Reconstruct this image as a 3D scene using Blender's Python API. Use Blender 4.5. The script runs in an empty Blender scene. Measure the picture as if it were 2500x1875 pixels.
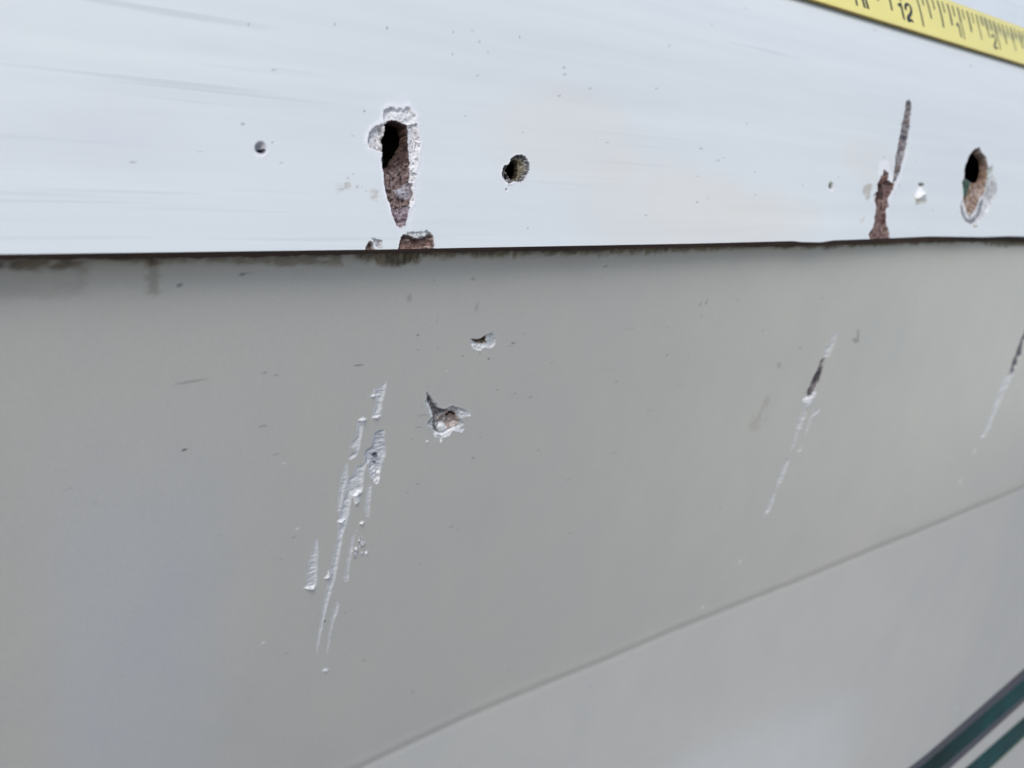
import bpy, math, random
import numpy as np
from mathutils import Matrix, Vector

# ----------------------------------------------------------------------------
# camera, world, sun, exposure
# ----------------------------------------------------------------------------
scene = bpy.context.scene
COL = bpy.data.collections.new("boat_close_up"); scene.collection.children.link(COL)
EYE = 1.30                                    # metres of the lens above the ground

cam_d = bpy.data.cameras.new("camera"); cam = bpy.data.objects.new("camera", cam_d)
COL.objects.link(cam); scene.camera = cam
cam_d.sensor_width = 36.0; cam_d.lens = 29.52
cam_d.clip_start = 0.005; cam_d.clip_end = 400.0
right = Vector((0.78048, -0.62518, 0.0))
up = Vector((0.11017, 0.13754, 0.98435))
back = right.cross(up)
m = Matrix((right, up, back)).transposed().to_4x4(); m.translation = Vector((0, 0, EYE))
cam.matrix_world = m
cam_d.dof.use_dof = True; cam_d.dof.focus_distance = 0.140; cam_d.dof.aperture_fstop = 27.0

SUN_EL, SUN_AZ = math.radians(48), math.radians(215)   # high and over the left shoulder
world = bpy.data.worlds.new("World"); scene.world = world; world.use_nodes = True
nt = world.node_tree; nt.nodes.clear()
sky = nt.nodes.new("ShaderNodeTexSky"); sky.sky_type = 'NISHITA'; sky.sun_disc = False
sky.sun_elevation = SUN_EL; sky.sun_rotation = SUN_AZ
sky.air_density = 1.0; sky.dust_density = 2.0; sky.ozone_density = 1.0
bg = nt.nodes.new("ShaderNodeBackground"); bg.inputs[1].default_value = 0.11
wo = nt.nodes.new("ShaderNodeOutputWorld")
nt.links.new(sky.outputs[0], bg.inputs[0]); nt.links.new(bg.outputs[0], wo.inputs[0])
sun_d = bpy.data.lights.new("sun", 'SUN'); sun_d.energy = 1.1; sun_d.angle = math.radians(24)
sun_d.color = (1.0, 0.965, 0.92)
sun = bpy.data.objects.new("sun", sun_d); COL.objects.link(sun)
sd = Vector((math.sin(SUN_AZ) * math.cos(SUN_EL), math.cos(SUN_AZ) * math.cos(SUN_EL), math.sin(SUN_EL)))
sun.rotation_euler = sd.to_track_quat('Z', 'Y').to_euler()
scene.view_settings.view_transform = 'Standard'; scene.view_settings.look = 'None'
scene.view_settings.gamma = 1.0; scene.view_settings.exposure = 0.40

# ----------------------------------------------------------------------------
# surfaces of the boat, in millimetres: u runs along the boat, v across the skin
# x along the boat, y into the boat, z up; origin below the lens point
# --- SURF
def poly_at(pts, s):
    """point and unit tangent on an arc-length polyline (y,z)"""
    P = np.array(pts, float); L = np.r_[0, np.cumsum(np.hypot(*np.diff(P, axis=0).T))]
    return np.interp(s, L, P[:, 0]), np.interp(s, L, P[:, 1]), L[-1]

def smooth_profile(pts, rad, n=9):
    """round the corners of a (y,z) profile with quadratic arcs"""
    out = [pts[0]]
    for a, b, c, r in zip(pts[:-2], pts[1:-1], pts[2:], rad):
        a, b, c = map(np.array, (a, b, c))
        p = b + (a - b) / np.linalg.norm(a - b) * r; q = b + (c - b) / np.linalg.norm(c - b) * r
        for t in np.linspace(0, 1, n): out.append(tuple((1-t)**2*p + 2*t*(1-t)*b + t*t*q))
    out.append(pts[-1]); return out

GUN = smooth_profile([(110.5, -2.30), (119.55, 49.5), (160.0, 116.5), (900.0, 148.0)], [19, 22])
def gun_pos(u, v):
    y, z, _ = poly_at(GUN, np.maximum(v, 0))
    return np.stack([u + 0*v, y + 0*u, z + 0*u], -1)
KU = [-1600, 78.0, 103.9, 145.6, 169.4, 195.8, 225.6, 259.5, 316.6, 360.3, 2600]
KZ = [-115.03, -115.03, -112.5, -110.35, -108.21, -106.42, -104.47, -101.96, -99.58, -99.45, -119.45]
def knuckle(u):            # height of the crease between the two panels
    return np.interp(u, KU, KZ)
HT = (113.4, -1.0)
def flare(u):             # the panel's outward flare eases along the boat
    t = np.clip((u - 60)/300, 0, 1); return 0.325 - 0.22*t*t*(3 - 2*t)
def hull_pos(u, v):
    """v = distance below the flange; the panel flares in to the knuckle, then stands steeper"""
    zk = knuckle(u); k = HT[1] - zk
    up_ = v < k*1.07
    s = v/1.07
    a = flare(u); y1 = HT[0] + a*s - 0.00045*s*(k - s); z1 = HT[1] - s
    s2 = (v - k*1.07)/1.02
    y2 = HT[0] + a*k + (a*0.3 + 0.14)*s2; z2 = zk - s2
    y = np.where(up_, y1, y2); z = np.where(up_, z1, z2)
    return np.stack([u + 0*v, y, z], -1)
TAPE_V0, TAPE_W = 60.0, 19.05
TAPE_A = (122.4, 55.3); TAPE_D = (0.517, 0.856)
def tape_pos(u, v):
    w = v/TAPE_W
    bow = 1.2*(4*w*(1-w))*0.35
    y = TAPE_A[0] + TAPE_D[0]*v - bow*TAPE_D[1] ; z = TAPE_A[1] + TAPE_D[1]*v + bow*TAPE_D[0]
    return np.stack([u + 0*v, y + 0*u, z + 0*u], -1)
# --- END

# outlines of the damage, stains, painted reflections and print, traced on the surfaces, in millimetres (u, v)
D = {
  'gouge': [(66.87,18.71),(67.28,19.26),(68.16,19.48),(69.01,19.4),(70.17,18.97),(70.65,18.64),(70.76,17.45),(70.63,15.79),(70.72,14.45),(70.59,12.79),(70.41,11.43),(70.11,10.52),(70.37,9.77),(70.28,8.42),(69.85,7.21),(69.38,6.3),(68.89,5.24),(68.6,4.34),(68.24,3.59),(67.41,3.21),(66.77,3.58),(66.39,4.61),(66.18,5.64),(66.06,6.67),(65.75,7.55),(65.48,8.72),(65.47,9.89),(65.55,11.22),(65.44,12.24),(65.5,13.41),(65.79,14.31),(65.86,15.48),(66.01,16.67),(66.55,17.59)],
  'gouge_deep': [(66.87,18.71),(67.28,19.23),(68.16,19.45),(69.01,19.37),(70.16,18.9),(70.42,18.17),(70.45,17.13),(70.31,16.07),(69.67,15.13),(69.04,14.35),(68.25,13.56),(67.61,12.64),(66.72,12.37),(65.55,12.76),(65.78,14.89),(66.08,16.67),(66.59,17.59)],
  'gouge_mid': [(66.87,18.71),(67.28,19.26),(68.16,19.48),(69.01,19.4),(70.17,18.97),(70.65,18.64),(70.71,17.45),(70.56,15.79),(70.54,14.44),(69.96,13.36),(69.18,12.72),(67.55,12.19),(66.67,12.0),(65.5,12.09),(65.5,13.41),(65.79,14.31),(65.86,15.48),(66.01,16.67),(66.55,17.59)],
  'gouge_teal': [(65.78,14.89),(66.11,15.5),(66.76,15.25),(67.23,13.65),(66.74,12.52),(66.05,12.41),(65.45,12.75)],
  'gouge_top': [(66.46,19.48),(66.87,20.69),(67.72,21.36),(68.92,21.32),(70.28,21.15),(71.45,22.0),(71.66,20.97),(72.48,20.44),(72.16,19.36),(70.69,18.94),(68.97,19.1),(67.24,18.96),(66.73,18.92)],
  'gouge_left': [(66.81,18.93),(65.5,18.53),(64.42,17.86),(63.7,16.79),(63.48,15.77),(63.87,14.92),(65.0,14.7),(65.81,14.46),(66.18,16.68),(66.94,18.64)],
  'gouge_right': [(70.52,18.93),(71.8,19.33),(72.48,19.08),(72.59,17.88),(72.54,16.82),(72.67,15.77),(72.12,14.98),(72.05,13.77),(71.48,12.83),(71.16,11.76),(71.46,11.32),(70.75,10.69),(70.46,9.18),(70.44,7.67),(69.99,6.91),(69.36,6.15),(69.78,10.65),(70.2,15.17)],
  'gouge_patch': [(68.09,9.1),(68.78,9.72),(70.23,10.07),(70.28,8.42),(69.93,7.81),(68.89,7.93),(68.26,8.36)],
  'gouge_tip': [(66.05,6.6),(67.29,6.26),(69.41,6.52),(68.89,5.24),(68.6,4.34),(68.24,3.59),(67.41,3.21),(66.77,3.58),(66.39,4.61),(66.18,5.64)],
  'gouge_pale': [(66.54,20.08),(67.3,22.05),(70.56,23.26),(71.87,22.49),(73.03,20.49),(73.06,15.34),(71.54,9.21),(69.32,3.14),(67.15,2.54),(65.8,5.34),(65.27,9.01),(65.34,13.4),(63.02,14.72),(63.18,17.19)],
  'chip_r': [(66.54,-0.13),(66.97,1.2),(67.62,2.17),(69.18,2.09),(70.36,1.64),(72.63,2.55),(73.17,1.78),(72.91,-0.21)],
  'chip_r_white': [(67.77,2.02),(68.54,2.62),(70.12,2.54),(72.13,2.85),(72.8,2.39),(71.61,1.63),(70.16,1.49),(69.16,1.94)],
  'chip_l': [(60.87,-0.06),(61.47,0.8),(62.03,1.38),(62.37,0.79),(62.58,-0.08)],
  'chip_l2': [(62.48,1.66),(63.05,1.59),(64.02,1.37),(63.78,0.78),(63.87,0.2),(63.14,0.35),(62.64,1.01)],
  'bore_all': [(89.74,13.98),(90.26,14.73),(90.74,15.15),(91.29,15.41),(91.91,15.61),(92.87,15.67),(93.61,15.38),(93.97,14.86),(94.23,14.21),(94.13,13.54),(93.86,12.79),(93.34,12.23),(92.64,11.54),(92.05,11.05),(91.27,10.95),(90.53,11.12),(89.71,10.76),(89.11,10.68),(88.66,11.05),(88.15,11.55),(87.93,12.07),(88.21,12.6),(88.38,13.26),(88.68,13.6),(89.28,13.73)],
  'bore_seat': [(90.25,14.66),(90.82,15.12),(91.87,15.28),(92.87,15.07),(93.65,14.45),(93.77,13.72),(93.53,12.97),(92.83,12.28),(91.96,11.58),(91.06,11.28),(90.24,11.51),(89.74,12.14),(89.38,12.59),(89.37,13.18),(89.74,13.98)],
  'bore': [(91.57,15.0),(92.32,14.84),(92.63,14.26),(92.54,13.33),(92.35,12.59),(91.74,11.9),(90.66,11.49),(90.02,11.76),(89.59,12.33),(89.4,13.05),(89.8,13.85),(90.49,14.54)],
  'bore_dark': [(89.03,12.51),(89.52,12.4),(89.77,11.75),(89.38,11.41),(89.01,11.72)],
  'bore_flake': [(88.99,9.56),(88.89,9.32),(88.71,9.18),(88.52,9.17),(88.38,9.31),(88.35,9.54),(88.44,9.77),(88.62,9.92),(88.82,9.93),(88.96,9.79)],
  'bore_lip': [(88.56,10.92),(89.71,10.76),(90.52,11.06),(91.43,10.89),(92.32,11.13),(92.47,10.93),(91.57,10.63),(90.55,10.66),(89.64,10.24),(88.96,10.15),(88.58,10.46)],
  'dimple': [(47.73,14.03),(47.63,13.7),(47.44,13.41),(47.18,13.18),(46.88,13.05),(46.58,13.04),(46.3,13.13),(46.1,13.33),(45.98,13.6),(45.97,13.92),(46.06,14.24),(46.25,14.54),(46.51,14.76),(46.81,14.89),(47.11,14.91),(47.39,14.82),(47.6,14.63),(47.71,14.35)],
  'dimple_deep': [(47.57,13.64),(47.52,13.5),(47.41,13.37),(47.26,13.27),(47.07,13.22),(46.88,13.2),(46.71,13.24),(46.58,13.32),(46.5,13.44),(46.48,13.57),(46.53,13.71),(46.64,13.84),(46.8,13.94),(46.98,14.0),(47.17,14.01),(47.34,13.97),(47.48,13.89),(47.56,13.78)],
  'dimple_lip_glint': [(45.91,13.48),(46.27,13.0),(46.87,12.84),(47.54,13.18),(47.82,13.79),(47.91,13.3),(47.25,12.56),(46.62,12.47),(46.04,12.79)],
  'stain_a': [(57.68,9.43),(58.54,9.68),(59.54,10.14),(59.94,9.52),(62.07,9.12),(61.8,8.93),(60.12,9.05),(58.65,8.72),(57.76,8.16)],
  'stain_b': [(62.73,8.53),(63.53,8.99),(64.23,8.69),(64.26,7.92),(63.55,7.25),(63.0,7.78)],
  'crack_up': [(229.17,38.0),(231.51,38.11),(231.34,36.19),(229.96,33.55),(229.2,30.73),(228.1,28.9),(227.18,26.59),(225.49,24.25),(223.42,21.16),(221.68,18.37),(219.62,16.56),(218.39,15.17),(217.71,16.0),(218.69,18.23),(219.87,20.73),(220.47,22.72),(221.82,24.77),(223.02,27.3),(224.34,29.12),(225.17,30.92),(226.34,33.24),(227.81,35.37)],
  'crack_low': [(213.74,18.86),(216.0,18.11),(215.17,16.14),(218.42,15.29),(217.75,14.29),(215.74,12.53),(214.12,11.52),(214.45,9.35),(212.6,8.35),(212.66,5.94),(212.51,3.77),(213.45,2.32),(213.38,-0.82),(203.57,-0.73),(203.24,1.27),(205.91,3.51),(206.74,5.64),(207.58,7.79),(208.14,9.7),(207.19,10.86),(207.44,12.29),(209.7,13.31),(209.76,14.98),(211.71,16.73),(213.03,17.5)],
  'crack_dark': [(210.77,15.37),(214.38,15.75),(214.5,13.7),(213.64,11.51),(209.99,10.93),(209.62,12.83)],
  'crack_pale': [(210.18,17.38),(211.72,20.79),(216.12,21.51),(217.06,18.65),(218.59,16.28),(220.57,16.35),(226.56,24.56),(227.59,24.63),(221.57,16.39),(217.49,12.82),(214.71,10.81),(214.07,7.17),(212.49,9.07),(214.09,12.72),(212.07,17.46)],
  'crack_filler': [(207.44,12.29),(209.21,13.18),(209.45,11.87),(208.46,10.18),(207.38,10.63)],
  'pin': [(188.81,13.88),(188.7,13.56),(188.51,13.27),(188.26,13.05),(187.97,12.93),(187.68,12.92),(187.43,13.02),(187.25,13.23),(187.15,13.5),(187.16,13.82),(187.26,14.15),(187.45,14.44),(187.71,14.66),(187.99,14.78),(188.28,14.79),(188.53,14.69),(188.72,14.48),(188.81,14.2)],
  'pin_deep': [(188.19,13.64),(188.13,13.44),(188.02,13.26),(187.88,13.12),(187.72,13.05),(187.56,13.04),(187.43,13.11),(187.33,13.24),(187.28,13.41),(187.29,13.61),(187.35,13.81),(187.45,13.98),(187.6,14.12),(187.76,14.19),(187.91,14.2),(188.05,14.14),(188.15,14.01),(188.2,13.84)],
  'pin_lip_glint': [(186.97,12.93),(188.43,13.09),(189.09,13.33),(188.73,12.42),(187.45,12.16)],
  'tan_a': [(202.09,12.84),(203.24,14.28),(206.07,14.96),(207.12,14.41),(205.68,12.71),(205.7,11.53),(204.19,10.67),(203.39,11.24),(204.04,12.43),(202.79,11.69)],
  'tan_b': [(199.65,5.11),(201.37,6.06),(202.82,6.66),(202.19,5.6),(200.2,4.42)],
  'drip': [(232.69,15.43),(234.09,14.33),(235.15,12.83),(235.65,11.69),(234.02,11.02),(231.57,10.7),(229.15,10.35),(228.4,11.39),(228.99,12.91),(230.63,14.22)],
  'drip_top': [(234.72,15.76),(234.59,15.58),(234.26,15.41),(233.78,15.28),(233.21,15.2),(232.62,15.18),(232.08,15.22),(231.64,15.32),(231.38,15.47),(231.31,15.64),(231.44,15.81),(231.76,15.98),(232.24,16.11),(232.8,16.19),(233.4,16.21),(233.94,16.17),(234.38,16.07),(234.65,15.93)],
  'drip_foot': [(228.8,11.9),(230.34,11.18),(233.04,11.5),(235.46,11.56),(233.99,10.89),(231.28,10.57),(229.13,10.27)],
  'oval': [(271.6,28.06),(272.75,26.68),(275.86,25.41),(276.22,23.55),(276.49,21.69),(275.77,19.99),(274.8,18.7),(273.65,16.99),(273.46,15.53),(271.21,13.81),(268.91,12.92),(266.32,10.4),(263.64,8.52),(261.61,7.48),(259.49,8.26),(258.56,10.45),(257.82,12.43),(258.43,14.45),(258.16,17.24),(259.64,18.5),(260.52,20.74),(261.47,22.2),(264.58,25.39),(268.16,27.23)],
  'oval_deep': [(271.58,27.95),(272.73,26.58),(275.6,25.29),(275.88,23.54),(276.0,21.67),(274.8,19.95),(272.46,17.78),(268.56,17.22),(264.51,17.89),(260.89,19.15),(260.34,20.74),(261.33,22.19),(264.48,25.34),(268.05,27.18)],
  'oval_green': [(260.66,19.14),(262.56,19.63),(264.33,19.3),(263.36,16.63),(260.53,13.71),(258.61,13.05),(258.34,14.45),(259.04,17.67)],
  'oval_white2': [(257.58,12.33),(255.64,10.99),(255.52,8.0),(257.77,5.13),(261.84,3.94),(268.16,5.41),(272.52,8.24),(275.92,10.8),(280.63,14.71),(281.64,18.55),(279.8,20.58),(275.53,18.73),(273.9,15.34),(269.5,12.32),(263.64,8.52),(261.61,7.48),(259.08,8.45)],
  'oval_grey': [(256.18,10.8),(257.22,10.42),(258.1,8.04),(260.01,6.25),(262.25,6.07),(265.84,7.94),(268.79,11.07),(271.57,13.2),(271.61,12.16),(269.25,8.61),(264.9,5.48),(261.48,4.4),(258.49,5.33),(256.28,7.81)],
  'oval_grn2': [(276.18,22.09),(280.34,23.34),(280.18,21.23),(277.74,20.07),(276.42,18.34),(274.06,16.18),(275.04,18.71)],
  'oval_grey2': [(274.06,16.18),(277.41,18.38),(281.38,18.54),(281.97,16.44),(279.92,13.63),(276.21,12.27),(273.01,13.24)],
  'oval_bit': [(265.78,3.75),(265.42,3.53),(264.56,3.4),(263.53,3.39),(262.72,3.53),(262.45,3.74),(262.81,3.96),(263.66,4.09),(264.69,4.1),(265.5,3.97)],
  'edge': [(3.74,0.48),(14.83,0.47),(32.6,0.36),(55.05,0.39),(78.65,0.54),(107.54,0.67),(136.17,0.81),(169.94,1.13),(173.49,0.88),(181.24,0.75),(186.95,1.21),(204.97,1.46),(235.52,2.05),(269.0,1.78),(286.63,2.02),(299.2,1.88),(375.34,1.95)],
  'specks': [(22.7,25.79,0.45),(47.28,30.6,0.35),(60.27,32.53,0.35),(59.53,34.26,0.3),(43.75,26.09,0.35),(44.8,16.97,0.45),(48.61,14.76,0.3),(50.23,14.92,0.3),(49.47,12.03,0.3),(55.03,13.1,0.35),(63.5,20.35,0.4),(61.1,16.58,0.25),(30.16,11.13,0.3),(53.83,8.58,0.3),(59.47,10.42,0.3),(60.47,10.99,0.3),(62.19,8.58,0.25),(69.03,33.31,0.35),(77.7,33.89,0.4),(81.29,34.56,0.3),(85.35,35.31,0.3),(86.33,33.65,0.3),(80.72,30.97,0.35),(87.9,32.15,0.25),(95.09,35.57,0.4),(104.8,38.7,0.2),(111.62,38.04,0.25),(134.22,39.59,0.35),(156.05,42.93,0.3),(162.63,49.93,0.35),(162.93,52.15,0.25),(143.41,47.5,0.2),(81.87,21.26,0.35),(93.51,19.42,0.3),(110.46,18.93,0.3),(113.65,19.08,0.2),(129.53,14.18,0.35),(147.97,18.2,0.3),(157.61,10.83,0.4),(162.61,12.43,0.3),(137.57,8.69,0.4),(141.35,9.53,0.25),(122.11,5.72,0.35),(110.41,5.54,0.25),(104.61,30.46,0.2),(110.66,28.73,0.3),(102.87,26.52,0.3),(128.71,30.36,0.3),(127.87,30.73,0.3),(143.73,32.42,0.2),(98.52,24.21,0.25),(122.96,28.57,0.2),(96.84,30.72,0.2),(89.56,27.32,0.25),(85.2,28.12,0.2),(104.7,31.7,0.2),(92.39,3.15,0.35),(191.86,15.95,0.35),(176.09,13.52,0.3),(169.07,10.98,0.35),(253.31,8.26,0.5),(214.47,21.96,0.6),(174.55,14.22,0.2)],
  'smear': [(52.29,17.73,9),(34.14,13.19,8),(27.69,19.19,7),(22.5,12.93,9),(124.16,29.36,5),(123.29,27.34,4),(111.36,27.31,4),(29.68,16.4,6),(44.24,27.34,3)],
  'tanwash': [(127.39,7.95,16),(143.61,6.6,14),(165.05,5.11,12),(208.2,20.0,10),(105.24,19.83,14)],
  'chipA': [(85.3,18.22),(86.72,18.38),(87.75,18.35),(88.5,17.75),(89.82,17.34),(90.74,18.01),(91.18,19.61),(90.77,20.39),(89.74,20.55),(88.97,20.19),(88.38,20.33),(88.03,20.76),(86.96,20.6),(86.16,19.97),(85.52,19.26),(85.72,18.97)],
  'chipA_dark': [(85.3,18.22),(86.72,18.38),(87.75,18.35),(88.34,17.81),(89.05,18.33),(88.9,18.94),(89.53,19.46),(88.32,19.54),(87.4,19.27),(86.54,19.23),(85.73,18.54)],
  'chipA_hole': [(88.93,18.82),(88.9,18.97),(88.74,19.07),(88.5,19.09),(88.24,19.03),(88.04,18.9),(87.94,18.73),(87.98,18.58),(88.14,18.48),(88.38,18.46),(88.63,18.52),(88.83,18.65)],
  'chipA_white': [(85.38,18.48),(86.55,19.27),(87.41,19.31),(88.86,19.64),(89.4,20.15),(88.38,20.33),(88.03,20.76),(86.96,20.6),(86.16,19.97),(85.52,19.26)],
  'chipA_tail': [(87.78,20.78),(87.95,20.8),(88.04,21.51),(87.93,21.5)],
  'chipB': [(77.75,27.8),(78.66,28.74),(79.63,29.66),(80.61,30.59),(80.91,31.36),(81.98,31.75),(83.77,31.33),(85.25,31.9),(87.16,32.84),(88.17,33.49),(88.39,34.19),(87.42,34.21),(86.4,34.38),(87.34,35.7),(86.56,36.25),(87.54,36.75),(87.06,37.51),(85.84,37.06),(84.89,36.65),(84.21,37.71),(82.88,37.98),(82.71,38.96),(82.3,39.09),(81.83,37.8),(80.9,37.31),(80.38,36.23),(80.18,35.54),(78.96,34.69),(78.94,34.04),(79.71,33.19),(78.85,31.93),(78.19,30.41),(77.73,29.55),(77.91,28.95)],
  'chipB_brown': [(83.25,32.26),(84.69,32.64),(85.44,33.91),(86.34,35.04),(85.51,36.25),(83.97,36.33),(83.06,37.01),(81.65,35.78),(81.02,34.04),(81.72,33.17),(82.99,32.71)],
  'chipB_deep': [(84.09,32.63),(85.3,33.64),(84.92,33.91),(84.19,33.71),(83.45,34.34),(83.21,33.48)],
  'chipB_line': [(77.75,27.8),(78.72,28.9),(80.18,31.01),(81.83,31.89),(83.6,32.32),(83.05,33.05),(81.57,33.31),(80.88,34.18),(81.36,36.06),(82.35,36.89),(82.24,37.2),(81.07,36.34),(80.27,34.58),(80.22,33.27),(79.47,31.71),(78.53,29.98)],
  'chipB_white1': [(77.82,29.1),(78.18,29.3),(79.03,31.0),(79.75,31.91),(80.0,33.4),(79.71,33.19),(78.85,31.93),(78.19,30.41)],
  'chipB_white2': [(80.28,35.64),(81.28,36.54),(82.73,37.12),(84.0,36.5),(84.98,36.16),(86.35,36.05),(87.54,36.75),(87.07,37.55),(85.84,37.06),(84.89,36.65),(84.21,37.71),(82.88,37.98),(80.9,37.31)],
  'chipB_white3': [(85.43,32.91),(87.18,32.93),(88.18,33.57),(88.3,34.17),(87.01,33.9),(86.15,34.01)],
  'chipB_flake': [(83.74,36.04),(83.68,36.49),(83.34,36.77),(82.81,36.8),(82.25,36.58),(81.79,36.18),(81.57,35.69),(81.63,35.24),(81.97,34.97),(82.49,34.93),(83.06,35.14),(83.51,35.55)],
  'dotB': [(79.88,38.26),(79.85,38.41),(79.71,38.48),(79.52,38.44),(79.34,38.32),(79.26,38.15),(79.29,38.0),(79.43,37.93),(79.62,37.96),(79.79,38.09)],
  's1': [(69.42,24.63),(69.53,25.48),(69.49,26.59),(69.4,27.33),(69.17,28.43),(69.29,29.59),(68.9,30.67),(69.27,31.3),(68.28,31.73),(67.45,31.41),(67.62,30.67),(67.65,29.73),(67.86,28.44),(67.84,27.5),(67.29,26.86),(67.15,25.73),(68.61,25.55),(68.72,25.01)],
  's1_flake': [(66.44,27.12),(66.74,26.83),(67.47,26.79),(67.98,27.14),(67.74,27.44),(67.0,27.49)],
  's1_flake2': [(67.44,31.31),(67.81,30.98),(69.24,31.11),(69.19,31.48),(68.38,31.78),(67.71,31.64)],
  's2': [(66.59,31.37),(66.12,32.34),(66.12,33.87),(65.96,36.36),(65.92,37.53),(65.58,38.64),(64.53,39.13),(63.98,38.88),(64.28,37.81),(65.08,37.57),(65.2,37.0),(63.83,36.61),(64.27,35.38),(65.09,34.46),(64.99,32.92),(64.79,31.65),(65.16,31.24)],
  's2_flake': [(64.78,31.56),(65.17,31.28),(65.77,30.95),(66.59,31.37),(66.52,31.83),(65.71,31.99)],
  's3': [(70.29,33.99),(70.55,35.6),(70.93,37.26),(71.29,39.43),(70.84,40.87),(70.81,42.09),(70.68,43.71),(70.71,44.96),(70.14,45.4),(69.34,44.25),(68.58,42.86),(68.18,41.55),(68.16,40.34),(67.54,40.72),(67.03,38.92),(67.16,37.76),(68.2,36.96),(68.19,35.39),(68.45,34.46),(69.14,33.99)],
  's3_spot': [(69.85,39.3),(69.81,39.57),(69.62,39.74),(69.33,39.76),(69.02,39.63),(68.78,39.38),(68.66,39.07),(68.71,38.8),(68.89,38.63),(69.18,38.61),(69.48,38.75),(69.73,39.0)],
  's3_spot2': [(69.74,40.81),(69.7,40.99),(69.54,41.09),(69.31,41.09),(69.07,41.0),(68.88,40.82),(68.79,40.63),(68.83,40.45),(68.98,40.35),(69.21,40.35),(69.46,40.44),(69.65,40.61)],
  's3_white': [(68.22,41.56),(68.98,41.51),(70.68,41.86),(70.68,43.71),(70.71,44.96),(70.14,45.4),(69.34,44.25),(68.58,42.86)],
  's4': [(67.86,40.28),(67.49,41.82),(67.53,44.47),(67.65,46.15),(66.77,46.78),(67.37,48.17),(66.51,49.05),(66.12,47.46),(65.66,46.73),(65.56,49.41),(65.29,51.66),(65.24,53.13),(65.0,54.36),(63.92,54.06),(63.79,52.12),(63.39,51.59),(63.61,50.6),(63.83,47.54),(64.35,45.61),(64.13,43.73),(65.28,42.37),(65.61,40.43),(66.72,40.26)],
  's4_w': [(65.71,46.74),(66.65,45.82),(67.63,45.98),(67.61,46.55),(66.78,46.88),(67.37,48.17),(66.51,49.05),(66.12,47.46)],
  's4_w2': [(63.39,51.59),(63.69,51.25),(65.03,51.38),(65.27,51.76),(64.35,52.05),(64.09,52.3),(63.58,51.96)],
  's5': [(63.48,39.61),(64.14,39.74),(64.41,42.58),(64.13,44.54),(64.01,47.17),(63.76,49.38),(63.03,49.24),(63.06,47.35),(62.9,44.67),(63.07,42.5)],
  's6': [(68.45,44.88),(69.38,45.29),(69.55,48.47),(69.76,52.11),(68.97,51.84),(68.55,50.14),(68.45,47.58)],
  's7': [(67.77,53.19),(68.21,52.83),(69.02,53.0),(68.58,53.4)],
  's_f': [(61.52,32.34),(61.5,32.65),(61.37,32.82),(61.19,32.79),(61.03,32.57),(60.94,32.25),(60.96,31.95),(61.09,31.78),(61.26,31.81),(61.43,32.02)],
  'l1': [(63.59,49.47),(65.68,49.99),(65.28,51.99),(64.93,54.14),(64.9,57.31),(64.69,60.73),(64.52,64.45),(64.07,67.66),(63.7,69.73),(63.43,72.84),(63.17,76.01),(62.97,79.77),(62.79,82.43),(62.54,79.59),(62.58,76.29),(62.71,72.83),(62.76,69.64),(63.0,66.34),(63.25,64.04),(63.33,61.25),(63.58,58.08),(63.79,54.73),(63.68,52.02)],
  'l2': [(59.61,54.21),(60.12,54.44),(60.39,57.61),(60.69,61.36),(60.89,64.22),(60.67,65.33),(59.6,65.49),(58.53,64.73),(58.73,63.75),(58.67,61.18),(58.76,59.16),(59.18,56.58)],
  'l2_flake': [(58.49,64.72),(59.09,64.38),(60.56,64.82),(60.62,65.43),(60.11,65.66),(59.41,65.57)],
  'l3': [(66.88,55.12),(67.34,55.24),(67.28,57.99),(67.2,61.01),(67.14,63.36),(67.33,65.88),(66.57,65.99),(66.18,65.22),(66.21,63.07),(66.34,60.75),(66.41,57.97)],
  'l4': [(65.62,70.15),(66.14,71.32),(66.01,73.02),(65.48,75.1),(65.25,77.57),(65.21,80.4),(65.06,83.1),(64.86,82.36),(64.77,78.93),(64.82,74.86),(64.88,72.37),(65.01,71.17)],
  'drop': [(66.01,87.37),(66.03,87.67),(65.89,87.9),(65.62,88.01),(65.28,87.97),(64.93,87.79),(64.64,87.51),(64.47,87.19),(64.46,86.88),(64.59,86.66),(64.86,86.55),(65.2,86.59),(65.55,86.77),(65.84,87.04)],
  'lc1': [(68.18,56.16),(68.81,56.52),(69.2,57.41),(69.92,58.03),(68.37,58.72),(68.81,58.07),(68.14,57.31)],
  'lc2': [(67.28,58.34),(68.11,58.34),(68.31,59.57),(68.08,61.03),(67.68,60.68),(67.49,59.68),(66.99,59.3)],
  'lc3': [(69.01,59.61),(69.74,60.34),(69.18,60.74)],
  'lc4': [(69.79,59.93),(70.55,59.74),(70.44,61.3),(70.0,60.7)],
  'lc5': [(62.15,63.64),(62.7,63.16),(62.84,62.21),(63.6,62.31),(63.68,63.35),(63.67,64.17),(62.86,64.2)],
  'spk1': [(55.38,52.69),(55.6,52.62),(55.73,53.22),(55.51,53.33)],
  'spk2': [(63.35,74.31),(63.52,73.92),(63.74,74.05),(63.53,74.43)],
  'r_top': [(202.08,26.46),(204.26,26.7),(204.25,28.85),(204.0,30.69),(203.09,33.24),(200.69,33.08),(200.14,30.72),(201.81,29.39)],
  'r_dark': [(201.12,33.12),(201.14,36.06),(201.54,38.75),(201.01,41.44),(199.74,43.98),(198.03,44.53),(197.09,42.88),(197.86,40.99),(198.42,38.41),(199.42,36.63),(199.63,34.02)],
  'r_w1': [(195.98,45.03),(197.52,44.39),(200.73,43.18),(201.8,43.96),(200.87,45.67),(200.46,47.48),(198.42,48.06),(197.63,46.79),(196.42,45.86)],
  'r_s1': [(199.15,48.47),(199.41,51.25),(198.81,54.71),(196.78,54.09),(196.79,52.44),(197.42,49.79),(197.48,48.24)],
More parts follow.
